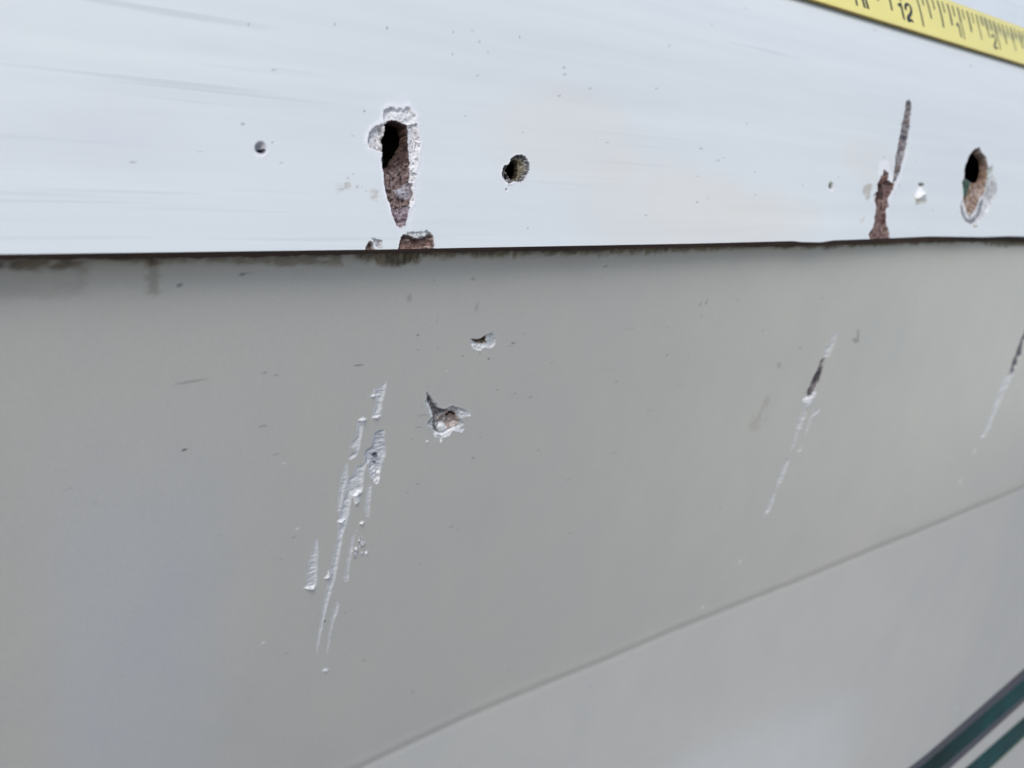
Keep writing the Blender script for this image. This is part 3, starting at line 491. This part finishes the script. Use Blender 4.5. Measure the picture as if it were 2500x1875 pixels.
# ----------------------------------------------------------------------------
# painted flange that laps over the hull
# ----------------------------------------------------------------------------
WHITE = (226, 232, 233); CHIP = (243, 244, 246)
EU = np.array([p[0] for p in D['edge']]); EV = np.array([p[1] for p in D['edge']])-0.45
def gwarp(u, v):
    w = np.interp(u, EU, EV)
    return v + w*np.clip(1-v/9.0, 0, 1)
U = axis(8, 420, 0.6, 0.13, [(63.5, 72.8, 0.085), (87, 95.5, 0.09), (45.3, 48.5, 0.1), (59, 84, 0.25), (192, 236, 0.22), (236, 284, 0.28)], -1600, 2600)
V = axis(0, 62, 0.6, 0.12, [(2.6, 20.5, 0.10), (0, 3, 0.12), (20.5, 30, .3), (30, 38, 0.4)], None, None)
_, _, GL = poly_at(GUN, 0.0); x = V[-1]; ext = []; s_ = 0.8
while x < GL-2: x += s_; ext.append(min(x, GL)); s_ = min(s_*1.12, 40)
V = np.r_[V, ext]
gs = Sheet(gun_pos, U, V, WHITE, 0.42, gwarp)
G = lambda k, **kw: gs.feat(D[k], **kw)
BR = [(60, 49, 47), (104, 86, 83), (142, 120, 117), (172, 154, 152), (114, 94, 92)]
def feather(poly, col, a, soft): gs.feat(poly, cols=[col], a=a, soft=soft, jag=0.3, gloss=0.45)
# broad hand smears and yellowed washes
for u, v, r in D['smear']:
    for j in range(3):
        gs.spot(u+rng.uniform(-r, r)*1.6, v+rng.uniform(-1, 1)*r*0.25, r*0.45, (210, 214, 222), 0.05, 3.2)
for u, v, r in D['tanwash']:
    gs.spot(u, v, r*0.7, (232, 226, 216), 0.28, 2.4)
feather(D['gouge_pale'], (238, 240, 244), 0.6, 1.2)  # paler paint around the gouge
feather(D['crack_pale'], CHIP, 0.75, 1.0)  # paler paint around the crack
# the long gouge
G('gouge_top', depth=0.5, ramp=0.25, jag=0.3, rough=0.28, rf=0.8, cols=[CHIP, (215, 216, 218), CHIP, (176, 176, 178)], soft=0.15, part='paint_chip', rim=(0.8, CHIP, 0.10))
G('gouge_left', depth=0.75, ramp=0.5, jag=0.3, rough=0.3, rf=0.9, cols=[(236, 236, 238), (196, 194, 196), CHIP, (150, 148, 152)], part='paint_chip', rim=(0.7, CHIP, 0.12))
G('gouge_right', depth=0.6, ramp=0.45, jag=0.45, jf=1.8, rough=0.26, rf=0.9, cols=[CHIP, (214, 214, 216), CHIP, (96, 88, 92), CHIP, CHIP], cf=1.5, part='paint_chip', rim=(0.6, CHIP, 0.14))
G('gouge', depth=1.45, ramp=0.6, jag=0.2, jf=3, rough=0.25, rf=2.4, cols=BR, cf=1.5, soft=0.1, part='gouge|long tapering gouge above the edge chips', rim=(0.35, CHIP, 0.12))
G('gouge_tip', depth=1.2, ramp=1.0, jag=0.2, rough=0.3, rf=3, cols=[(110, 92, 100), (160, 142, 150), (196, 186, 196), (100, 78, 84)], cf=2.2, mode='set')
G('gouge_patch', depth=1.1, ramp=0.5, jag=0.55, rough=0.25, rf=3, cols=[(190, 188, 200), (222, 220, 230), (120, 104, 110), (205, 202, 214)], cf=2.4, mode='set')
G('gouge_mid', depth=1.65, ramp=0.8, jag=0.3, rough=0.25, rf=1.8, cols=[(70, 54, 50), (98, 76, 72), (54, 42, 40), (120, 98, 94)], cf=1.6, soft=0.5)
G('gouge_deep', depth=9.0, ramp=0.5, jag=0.3, jf=2, rough=0.5, rf=1.2, cols=[(84, 62, 54), (62, 48, 44), (104, 80, 72)], soft=0.3)
G('gouge_teal', depth=1.5, ramp=0.5, jag=0.25, rough=0.2, rf=1.6, cols=[(42, 60, 62), (28, 42, 44), (58, 76, 76)], soft=0.3, mode='set')
# torn laminate along the lower edge
for k in ('chip_r', 'chip_l'):
    G(k, depth=0.9, ramp=0.35, jag=0.2, jf=3, rough=0.35, rf=1.4, streak=(0.6, 1.8), cols=[(120, 92, 82), (158, 132, 124), (84, 60, 54), (186, 168, 160)], cf=1.4, part='edge_chip', rim=(0.3, CHIP, 0.08))
G('chip_l2', depth=0.4, ramp=0.25, jag=0.3, rough=0.25, cols=[(150, 138, 140), CHIP, (120, 100, 98)], cf=2.5, patchy=0.42, part='edge_chip')
G('chip_r_white', depth=0.25, ramp=0.2, jag=0.25, rough=0.2, cols=[CHIP, (220, 220, 220), (120, 130, 126), CHIP], cf=2.2, mode='set')
# screw hole with its torn neighbour
G('bore_lip', depth=-0.14, ramp=0.3, jag=0.2, cols=[CHIP], soft=0.4, mode='set')
G('bore_all', depth=0.8, ramp=0.3, jag=0.2, jf=4, rough=0.35, rf=3.0, cols=[(96, 92, 96), (170, 168, 172), (60, 56, 58), (130, 126, 128), (214, 214, 216)], cf=3, part='screw_hole|double-lobed screw hole between the gouge and the crack', rim=(0.3, CHIP, 0.1))
G('bore_seat', depth=1.3, ramp=0.7, jag=0.12, rough=0.25, rf=3, cols=[(128, 122, 100), (172, 166, 142), (96, 90, 72), (190, 186, 170)], cf=2)
G('bore_dark', depth=1.9, ramp=0.4, jag=0.1, cols=[(30, 28, 34)])
G('bore', depth=9, ramp=0.3, jag=0.08, rough=0.5, rf=1.0, cols=[(34, 28, 18), (76, 66, 44), (22, 18, 12), (58, 48, 30)], cf=1.1, soft=0.1)
G('bore_flake', depth=0.3, ramp=0.2, jag=0.15, cols=[(150, 138, 136), CHIP, (110, 100, 100)], cf=3, rim=(0.25, CHIP, 0.08))
# shallow dimple
G('dimple_lip_glint', depth=-0.06, ramp=0.2, jag=0.03, cols=[CHIP], soft=0.2, mode='set', a=0.8)  # slightly raised lip, painted white as the highlight under the dimple
G('dimple', depth=1.15, ramp=0.85, jag=0.03, cols=[(205, 205, 210), (188, 188, 196)], soft=0.35, part='dimple')
G('dimple_deep', depth=1.9, ramp=0.4, jag=0.05, cols=[(84, 84, 96)], soft=0.25)
G('stain_a', cols=[(176, 174, 168), (196, 194, 188)], a=0.75, jag=0.5, jf=2, soft=0.5, patchy=0.5, cf=2)
G('stain_b', cols=[(186, 182, 170), (196, 194, 188)], a=0.75, jag=0.5, jf=2, soft=0.6, patchy=0.45, cf=2)
# crack and streak
G('crack_up', depth=0.7, ramp=0.6, jag=0.45, jf=1.6, rough=0.3, rf=1.5, cols=[(84, 86, 94), (128, 126, 130), (188, 184, 184), (66, 68, 78), (146, 130, 126)], cf=0.7, part='crack|upright split running down to the flange edge', rim=(0.4, CHIP, 0.05))
G('crack_low', depth=1.1, ramp=0.8, jag=0.35, jf=1.4, rough=0.4, rf=1.2, streak=(1.6, 0.6), cols=[(96, 70, 66), (136, 108, 104), (170, 148, 142), (82, 60, 56)], cf=0.9, part='crack|upright split running down to the flange edge', rim=(0.6, CHIP, 0.07))
G('crack_dark', depth=1.7, ramp=0.9, jag=0.3, rough=0.3, cols=[(64, 48, 48), (90, 68, 66)], soft=0.6)
G('crack_filler', depth=0.3, ramp=0.3, jag=0.1, cols=[(200, 196, 190), (226, 224, 222)], soft=0.3, mode='set')
G('pin_lip_glint', depth=-0.05, ramp=0.4, jag=0.1, cols=[CHIP], soft=0.5, mode='set')  # raised rim below the pin hole, its highlight painted on
G('pin', depth=0.6, ramp=0.6, jag=0.1, cols=[(150, 148, 138), (190, 188, 182)], soft=0.4, part='pin_hole')
G('pin_deep', depth=2.6, ramp=0.5, jag=0.05, cols=[(42, 46, 52)], soft=0.3)
G('tan_a', cols=[(196, 192, 184), (180, 174, 162)], a=0.85, jag=0.3, soft=0.8); G('tan_b', cols=[(208, 206, 200)], a=0.7, jag=0.4, soft=0.8)
G('drip_foot', cols=[(150, 146, 122)], a=0.6, soft=1.6, jag=0.5)
G('drip', depth=-1.5, ramp=2.6, jag=0.12, rough=0.12, cols=[CHIP, (236, 236, 234)], soft=0.4, gloss=0.3, part='paint_drip|white teardrop paint drip between the split and the oval hole', mode='set')
G('drip_foot', cols=[(150, 146, 118), (190, 186, 170)], a=0.7, soft=0.9, jag=0.3)
G('drip_top', depth=0.7, ramp=0.8, jag=0.2, cols=[(120, 124, 108)], soft=0.5, mode='set')
# oval hole with its rings of old paint
OV = 'oval_hole|oval through hole ringed by grey and white paint'
G('oval_white2', depth=0.25, ramp=0.5, jag=0.25, rough=0.1, cols=[CHIP], soft=0.5, part=OV, rim=(0.5, CHIP, 0.05))
G('oval_grey2', cols=[(170, 176, 174), (206, 208, 208)], a=0.8, jag=0.6, soft=1.0, patchy=0.4)
G('oval_grey', cols=[(140, 142, 148), (168, 170, 176), (120, 122, 128)], jag=0.35, soft=0.45, a=0.95, patchy=0.3)
G('oval_grn2', depth=0.4, ramp=0.4, cols=[(160, 172, 164), (190, 198, 192)], jag=0.3, soft=0.6)
G('oval', depth=1.2, ramp=1.2, jag=0.3, jf=1, rough=0.5, rf=0.8, streak=(1.4, 0.6), cols=[(140, 118, 106), (180, 158, 146), (208, 192, 180), (112, 88, 76), (156, 130, 102)], cf=0.5, soft=0.5, part=OV)
D['oval_green'] = [(u_+1.8, v_) for u_, v_ in D['oval_green']]
G('oval_green', depth=0.8, ramp=0.8, jag=0.3, rough=0.3, cols=[(70, 100, 88), (94, 128, 114), (56, 78, 68)], soft=0.6, mode='set')
G('oval_deep', depth=9, ramp=0.55, jag=0.3, rough=0.4, cols=[(126, 98, 84), (156, 128, 112), (104, 80, 68)], soft=0.8, cf=0.5)
G('oval_bit', cols=[(170, 162, 138)], a=0.8, jag=0.3, soft=0.5)
for u, v, r in D['specks']:
    gs.spot(u, v, r*0.5, (140, 144, 150), 0.6, 1.3, 0.3, 0.03)
for i in range(25):
    u = rng.uniform(12, 330); v = rng.uniform(1, 58)
    gs.spot(u, v, rng.uniform(0.08, 0.2)*(0.7+u/160), (140, 144, 150), rng.uniform(0.2, 0.6), rng.uniform(1, 2.4), 0.1, 0.02)
flange = gs.build(boat, 'flange', {'*': M_BR, 'flange': M_FL, 'dimple': M_CH, 'pin_hole': M_CH, 'paint_drip': M_CH, 'paint_chip': M_CH}, drop=2.1)
# dark backing added behind the flange so the cut holes look black
mesh_obj('hole_backing', np.array([(x, y, z) for x in (-1600, 2600) for y, z in ((124.0, -6), (126.0, 46), (150, 70))])*0.001+np.array([0, 0, EYE]), [(0, 3, 4, 1), (1, 4, 5, 2)], plain('dark_backing', (52, 44, 38), 0.9, 60, 0.5), boat)
del gs

# raw laminate edge and underside of the flange, up to the hull
EUa = np.r_[-1600, np.arange(-200, 5, 20), np.arange(8, 420, 0.8), np.arange(440, 900, 40), 2600]
w = np.interp(EUa, EU, EV)
thick = 0.48 + 0.5*(fbm(EUa, EUa*0, 0.05, 3)-0.5) + 0.25*(fbm(EUa, EUa*0, 0.6, 8)-0.5)
rows = [(110.5+0.172*w, -2.30+0.985*w), (110.9+0.172*w, -2.42+0.985*w), (111.6+0.1*w, -2.50-thick*0.6+0.8*w), (112.6+0*w, -2.55-thick+0.55*w), (121.0+0*w, -2.2+0.3*w)]
co = []
for y, z in rows: co.append(np.c_[EUa, y, z])
co = np.stack(co); n0, n1 = co.shape[:2]
co[1:4, :, 2] += (rng.random((3, n1))-0.5)*0.16
idx = np.arange(n0*n1).reshape(n0, n1)
q = np.stack([idx[:-1, :-1], idx[1:, :-1], idx[1:, 1:], idx[:-1, 1:]], -1).reshape(-1, 4)
mesh_obj('raw_edge', co.reshape(-1, 3)*0.001+np.array([0, 0, EYE]), q, M_EDGE, flange, True)

# ----------------------------------------------------------------------------
# hull side
# ----------------------------------------------------------------------------
DP = D['pale_reflection']
CREAM = (202, 201, 195); CHALK = (240, 241, 242)
U = axis(8, 640, 1.4, 0.16, [(59, 94, 0.16), (205, 222, 0.3), (355, 385, 0.45), (8, 59, 0.6), (94, 205, 0.6)], -1600, 2600)
V = axis(0, 400, 1.6, 0.16, [(0, 6, 0.25), (16, 23, 0.16), (24, 70, 0.16), (70, 93, 0.22), (93, 122, .8), (122, 150, 0.5)])
x = V[-1]; s_ = 2.0
while x < 1000: x += s_; V = np.r_[V, x]; s_ *= 1.3
hs = Sheet(hull_pos, U, V, CREAM, 0.30)
Hf = lambda k, **kw: hs.feat(D[k], **kw)
# groove where the two panels meet
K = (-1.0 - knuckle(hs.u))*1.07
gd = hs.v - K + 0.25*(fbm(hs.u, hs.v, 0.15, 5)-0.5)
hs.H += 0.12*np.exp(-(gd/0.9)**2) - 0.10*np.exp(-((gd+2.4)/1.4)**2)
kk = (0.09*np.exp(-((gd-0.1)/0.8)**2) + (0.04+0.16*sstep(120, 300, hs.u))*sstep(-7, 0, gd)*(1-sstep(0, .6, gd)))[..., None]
hs.C = hs.C*(1-kk) + lin((120, 120, 104))*kk  # dirt line along the crease and the soft shadow above it, painted in
# the lower panel is less yellow than the upper
lw = sstep(0, 1.5, gd)[..., None]*0.5
hs.C = hs.C*(1-lw) + lin((203, 204, 202))*lw
yl = (sstep(90, 330, hs.u)*(1-sstep(-60, -5, gd))*(0.75+0.5*fbm(hs.u, hs.v, 0.02, 31, 3)))[..., None]*0.8  # upper panel paler towards the right end
hs.C = hs.C*(1-yl) + lin((216, 217, 207))*yl
# bluish reflected bands and a pale reflection low on the hull, painted into colour
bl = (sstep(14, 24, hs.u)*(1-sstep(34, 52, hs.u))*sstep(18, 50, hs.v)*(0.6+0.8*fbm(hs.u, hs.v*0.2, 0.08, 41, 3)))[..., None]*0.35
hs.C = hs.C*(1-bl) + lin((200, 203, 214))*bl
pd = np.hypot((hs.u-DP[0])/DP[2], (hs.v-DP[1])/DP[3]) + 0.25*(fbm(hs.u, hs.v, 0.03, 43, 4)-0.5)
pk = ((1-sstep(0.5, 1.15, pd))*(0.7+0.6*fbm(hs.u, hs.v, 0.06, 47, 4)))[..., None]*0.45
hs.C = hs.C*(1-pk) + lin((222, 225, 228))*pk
# weathering: grime washed from under the flange
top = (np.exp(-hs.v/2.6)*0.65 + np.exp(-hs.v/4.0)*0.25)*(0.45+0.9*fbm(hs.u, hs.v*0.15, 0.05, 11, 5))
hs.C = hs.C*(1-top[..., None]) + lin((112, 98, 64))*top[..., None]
OCH = [(96, 84, 52), (120, 110, 80), (70, 58, 38), (104, 96, 66)]
Hf('film_l', cols=[(150, 146, 136), (160, 158, 150)], a=0.38, soft=1.4, jag=1.2, jf=0.3)
Hf('lipdirt', cols=OCH, a=0.6, soft=1.0, jag=0.8, jf=0.5, patchy=0.3)
Hf('lipdirt2', cols=OCH, a=0.85, soft=1.3, jag=1.0, jf=0.6, streak=(1, 0.25), patchy=0.3, cf=0.8)
Hf('lipdirt3', cols=OCH, a=0.85, soft=1.3, jag=1.0, jf=0.4, streak=(1, 0.25), patchy=0.3, cf=0.6)
Hf('lipgreen', cols=[(38, 46, 38), (54, 60, 46)], a=0.8, soft=0.8, jag=0.4)
Hf('drips', cols=[(84, 74, 48), (60, 52, 34)], a=0.8, soft=0.5, jag=0.4, streak=(3, 0.2), patchy=0.45, cf=1.0)
Hf('rust2', cols=[(110, 76, 44), (84, 60, 40)], a=0.8, soft=1, jag=0.6, streak=(1.5, .4), patchy=0.35)
Hf('rust3', cols=[(96, 72, 46), (70, 52, 36)], a=0.85, soft=1.2, jag=0.8)
Hf('film_d', cols=[(128, 126, 112)], a=0.5, soft=0.6, jag=0.5)
Hf('rust', cols=[(104, 70, 50), (80, 56, 40), (96, 88, 62)], a=0.9, soft=0.7, jag=0.5)
Hf('stain_l', cols=[(66, 52, 30), (92, 78, 50), (84, 58, 36), (52, 42, 26)], a=0.75, soft=1.0, jag=0.9, jf=0.5, cf=0.7, patchy=0.36)
# chips
CW = [CHALK, (214, 216, 218), CHALK, (240, 241, 243)]
Hf('chipA', depth=0.3, ramp=0.4, jag=0.08, rough=0.12, rf=1.6, cols=[(196, 200, 202), (222, 224, 226), (186, 190, 190)], soft=0.15, part='chip|small bean-shaped chip above the star-shaped one')
Hf('chipA_white', depth=0.35, ramp=0.3, jag=0.2, rough=0.3, rf=2.4, cols=CW, soft=0.15, mode='set')
Hf('chipA_dark', depth=0.95, ramp=0.4, jag=0.15, rough=0.3, rf=2.4, cols=[(130, 126, 120), (164, 160, 156), (112, 92, 76)], soft=0.12)
Hf('chipA_hole', depth=1.8, ramp=0.25, jag=0.05, cols=[(50, 46, 44)])
Hf('chipA_tail', cols=[(120, 122, 116)], a=0.8, jag=0.05)
Hf('chipB', depth=0.45, ramp=0.6, jag=0.15, jf=2.2, rough=0.25, rf=1.6, cols=[(176, 180, 180), (210, 212, 214), (160, 162, 162), (228, 230, 232)], soft=0.15, part='chip|larger star-shaped chip beside the long scrapes', rim=(0.3, (206, 208, 208), 0.08))
Hf('chipB_line', depth=0.95, ramp=0.5, jag=0.25, jf=2.5, rough=0.35, rf=2.6, cols=[(110, 108, 108), (160, 158, 160), (74, 72, 74), (140, 138, 140)], cf=1.8, soft=0.2)
Hf('chipB_brown', depth=1.25, ramp=0.7, jag=0.2, rough=0.35, rf=1.8, cols=[(160, 142, 134), (190, 176, 170), (130, 110, 102), (212, 204, 202)], cf=1.4, soft=0.3)
Hf('chipB_deep', depth=2.5, ramp=0.5, jag=0.15, rough=0.2, cols=[(60, 48, 42), (90, 74, 66)], soft=0.25)
for k in ('chipB_white1', 'chipB_white2', 'chipB_white3'):
    Hf(k, depth=0.15, ramp=0.4, jag=0.2, rough=0.2, rf=2.2, cols=CW, soft=0.2, mode='set')
Hf('chipB_flake', depth=0.25, ramp=0.5, jag=0.1, cols=[CHALK, (220, 224, 228)], soft=0.2, mode='set')
Hf('dotB', depth=-0.2, ramp=0.2, jag=0.08, cols=[CHALK], part='chip')
# scrapes: chattered troughs
def scrape(k, depth, part, a=1.0, chat=0.22, f=1.9, col=None, soft=0.25):
    hs.feat(D[k], depth=depth, ramp=0.7, jag=0.16, jf=1.8, rough=chat*0.55, rf=f, streak=(0.35, 1.5),
            cols=col or [(210, 213, 215), (234, 236, 238), (218, 221, 224)], cf=1.5, a=a, soft=soft, part=part)
LS = 'scrape|long chattered white scrape left of the star-shaped chip'
for k in ('s5', 's6'): scrape(k, 0.12, LS, 0.75)
scrape('s2', 0.22, LS, 0.85, 0.3); scrape('s1', 0.2, LS, 0.9, 0.3)
scrape('s4', 0.22, LS, 0.9, 0.22); scrape('l1', 0.16, LS, 0.8, 0.16)
scrape('s3', 0.35, LS, 0.9, 0.26, col=[(196, 200, 206), (224, 227, 232), (184, 188, 194)])
Hf('s3_white', depth=0.3, ramp=0.4, jag=0.25, rough=0.3, rf=2, cols=CW, mode='set')
Hf('s3_spot', depth=0.6, ramp=0.3, jag=0.15, cols=[(92, 94, 104), (130, 132, 142)], soft=0.2, cf=3)
Hf('s3_spot2', depth=0.6, ramp=0.3, jag=0.2, cols=[(92, 94, 104), (130, 132, 142)], soft=0.2, cf=3, patchy=0.4)
for k in ('s4_w', 's4_w2', 's1_flake', 's1_flake2', 's2_flake'):
    Hf(k, depth=-0.30, ramp=0.35, jag=0.12, rough=0.22, rf=2.4, cols=CW, mode='set', soft=0.15)
scrape('l2', 0.14, 'scrape|short wedge-shaped scrape ending in a raised flake', 0.75, 0.2)
Hf('l2_flake', depth=-0.5, ramp=0.4, jag=0.1, rough=0.2, cols=CW, mode='set', part='scrape|short wedge-shaped scrape ending in a raised flake')
scrape('l3', 0.10, 'scrape|faint short scrape right of the long one', 0.6, 0.12); scrape('l4', 0.10, 'scrape|thin faint scrape below the long one', 0.65, 0.12)
for k in ('s7', 'lc1', 'lc2', 'lc3', 'lc4', 'lc5'):
    Hf(k, depth=-0.28, ramp=0.25, jag=0.15, rough=0.3, rf=2.4, cols=CW+[(130, 128, 128)], mode='set', cf=2.2, soft=0.12, part='flake')
Hf('s_f', cols=[(206, 208, 210)], a=0.6, jag=0.1)
Hf('drop', depth=-0.35, ramp=0.7, jag=0.04, cols=[(216, 219, 220)], soft=0.12, part='paint_drop|pale round paint drop below the scrapes', mode='set', gloss=0.3)
for k in ('spk1', 'spk2'): Hf(k, depth=-0.1, ramp=0.1, jag=0.05, cols=[(18, 18, 20)])
RS = 'scrape|slanting scrape with a dark bare core on the right half'
for k, a in (('r_top', .6), ('r_s1', .8), ('r_s2', .65), ('r_s3', .72), ('r_s4', .8), ('r_t1', .65), ('r_t2', .7)):
    scrape(k, 0.15, RS, a, 0.18, 0.8, [CHALK, (200, 203, 204), (226, 228, 230)], 1.1)
Hf('r_faint', cols=[(200, 202, 202)], a=0.35, soft=0.6)
Hf('r_w1', depth=-0.3, ramp=0.6, jag=0.3, rough=0.3, rf=0.8, cols=[CHALK], soft=0.5, mode='set', part=RS)
Hf('r_dark', depth=0.7, ramp=0.9, jag=0.25, rough=0.15, cols=[(74, 72, 76), (104, 100, 104), (134, 128, 130)], soft=0.4, cf=0.8, part=RS, mode='set')
FS = 'scrape|slanting scrape with a dark core cut by the right edge'
scrape('f_w', 0.15, FS, 0.8, 0.25, 0.5, [CHALK, (204, 206, 208), (222, 224, 226)], 1.5)
scrape('f_w2', 0.05, FS, 0.4, 0.1); scrape('f_w3', 0.05, FS, 0.35, 0.1)
Hf('f_dark', depth=0.9, ramp=1.2, jag=0.3, cols=[(92, 90, 98), (120, 116, 124)], soft=0.6, part=FS, mode='set')
Hf('r_stain', cols=[(160, 152, 136)], a=0.28, soft=1.6, jag=1.4, jf=0.3, patchy=0.45, cf=0.5)
Hf('r_st2', cols=[(140, 134, 116)], a=0.4, soft=0.8); Hf('r_st3', cols=[(126, 120, 98)], a=0.5, soft=0.8, jag=0.4)
for u, v, r, asp, a in D['hspecks']:
    hs.spot(u, v, r*0.62, (66, 67, 62), a*0.72, asp, -0.05+0.1*math.sin(u), 0.03)
for u, v, r in D['hwhite']: hs.spot(u, v, r*0.8, CHALK, 0.9, 1.0)
for i in range(25):
    u = rng.uniform(15, 200); v = rng.uniform(2, 110)
    hs.spot(u, v, rng.uniform(0.1, 0.22)*(0.8+u/150), (96, 96, 90), rng.uniform(0.1, 0.35), rng.uniform(1, 3), rng.uniform(-.15, .15))
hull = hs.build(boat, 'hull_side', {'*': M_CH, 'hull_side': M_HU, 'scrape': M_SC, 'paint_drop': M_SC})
del hs

# pinstripes stuck on the lower panel
SU = np.r_[-1500, -200, np.arange(0, 760, 12), 1000, 2500]
def band(a0, a1, b0, b1):
    f = (SU-D['stripe_u'][0])/(D['stripe_u'][1]-D['stripe_u'][0]); f = np.clip(f, -4, 4)
    return [((u, a0+(a1-a0)*t), (u, b0+(b1-b0)*t)) for u, t in zip(SU, f)]
S0, S1 = D['stripe'], D['stripe_r']
for i, (nm, mt, lb) in enumerate([('grey_stripe', M_GREY, 'narrow grey pinstripe above the upper teal stripe'), ('teal_stripe', M_TEAL, 'upper dark teal pinstripe'),
                                  ('grey_stripe', M_GREY, 'narrow grey pinstripe below the upper teal stripe'), None or ('', None, ''), ('teal_stripe', M_TEAL, 'lower dark teal pinstripe')]):
    if not nm: continue
    o = strip(nm, hull_pos, band(S0[i], S1[i], S0[i+1]-0.02, S1[i+1]-0.02), mt, hull, 0.12+0.02*i, 0.03); o['label'] = lb
strip('pale_line', hull_pos, band(S0[5], S1[5], S0[5]+2.0, S1[5]+2.0), M_LIME, hull, 0.10, 0.03)

# ----------------------------------------------------------------------------
# tape measure lying along the rounded top of the flange
# ----------------------------------------------------------------------------
tape = thing('tape_measure', 'yellow steel tape measure blade with black inch marks along the top of the white flange', 'tape measure')
YEL = (253, 240, 146)
U = np.r_[axis(90, 420, 1.0, 0.5, [(190, 320, 0.6)]), np.arange(430, 900, 12)]
V = np.linspace(0, TAPE_W, 40)
ts = Sheet(tape_pos, U, V, YEL, 0.34)
ts.feat(D['tape_sheen'], cols=[(168, 164, 118), (190, 184, 128)], a=0.55, soft=3.0, jag=1.2, jf=0.3, gloss=0.3)  # grey reflection across the blade, painted into its yellow
eg = (np.exp(-ts.v/0.35)+0.5*np.exp(-(TAPE_W-ts.v)/0.5))[..., None]*0.5
ts.C = ts.C*(1-eg)+lin((176, 142, 48))*eg
M_TP = gelcoat('tape_yellow', 'hull')
blade = ts.build(tape, 'blade', {'*': M_TP}); del ts
A = np.c_[U, U*0]; rim = []
mesh_u = U
def edge_strip(name, v):
    P = tape_pos(mesh_u, np.full_like(mesh_u, v)); nrm = np.array([0, TAPE_D[1], -TAPE_D[0]])
    co = np.concatenate([P, P+nrm*0.55]); k = len(mesh_u)
    f = [(i, i+1, k+i+1, k+i) for i in range(k-1)]
    return mesh_obj(name, co*0.001+np.array([0, 0, EYE]), f, M_TED, blade)
edge_strip('blade_edge', 0.0); edge_strip('blade_edge', TAPE_W)
def stroke(pts, width):
    P = np.array(pts, float); out = []
    for i in range(len(P)):
        a = P[max(i-1, 0)]; b = P[min(i+1, len(P)-1)]; d = (b-a)/max(np.hypot(*(b-a)), 1e-6)
        n = np.array([-d[1], d[0]])*width/2; out.append((tuple(P[i]+n), tuple(P[i]-n)))
    return out
def tick(entry, mat):
    a, b, (c, d) = entry
    w = abs(d[0]-c[0])*0.80; n = 4
    pts = [(a[0]+(b[0]-a[0])*t, min(a[1]+(b[1]-a[1])*t, TAPE_W-0.9)) for t in np.linspace(0, 1, n)]
    pts = [p for i, p in enumerate(pts) if i == 0 or p[1] < pts[i-1][1]-1e-3]
    strip('inch_mark', tape_pos, stroke(pts, w), mat, blade, 0.03, 0.015)
for e in D['ticks']: tick(e, M_INK)
for e in D['faint']: tick(e, M_INKF)
def dense(pts, n=4):
    P = np.array(pts, float)
    if len(P) < 3: return [tuple(p) for p in P]
    out = []
    for i in range(len(P)-1):
        p0 = P[max(i-1, 0)]; p1 = P[i]; p2 = P[i+1]; p3 = P[min(i+2, len(P)-1)]
        for t in np.linspace(0, 1, n, endpoint=False):
            out.append(tuple(0.5*((2*p1)+(-p0+p2)*t+(2*p0-5*p1+4*p2-p3)*t*t+(-p0+3*p1-3*p2+p3)*t**3)))
    out.append(tuple(P[-1])); return out
for k, mt, w in (('num11', M_INK, 1.05), ('num12', M_INK, 1.0), ('num1', M_INKF, 0.95), ('num2', M_INKF, 0.85)):
    for q_ in D[k]:
        sharp = k == 'num1' or (k == 'num12' and q_ is D[k][0])
        strip('numeral', tape_pos, stroke(q_ if sharp else dense(q_), w), mt, blade, 0.03, 0.02)
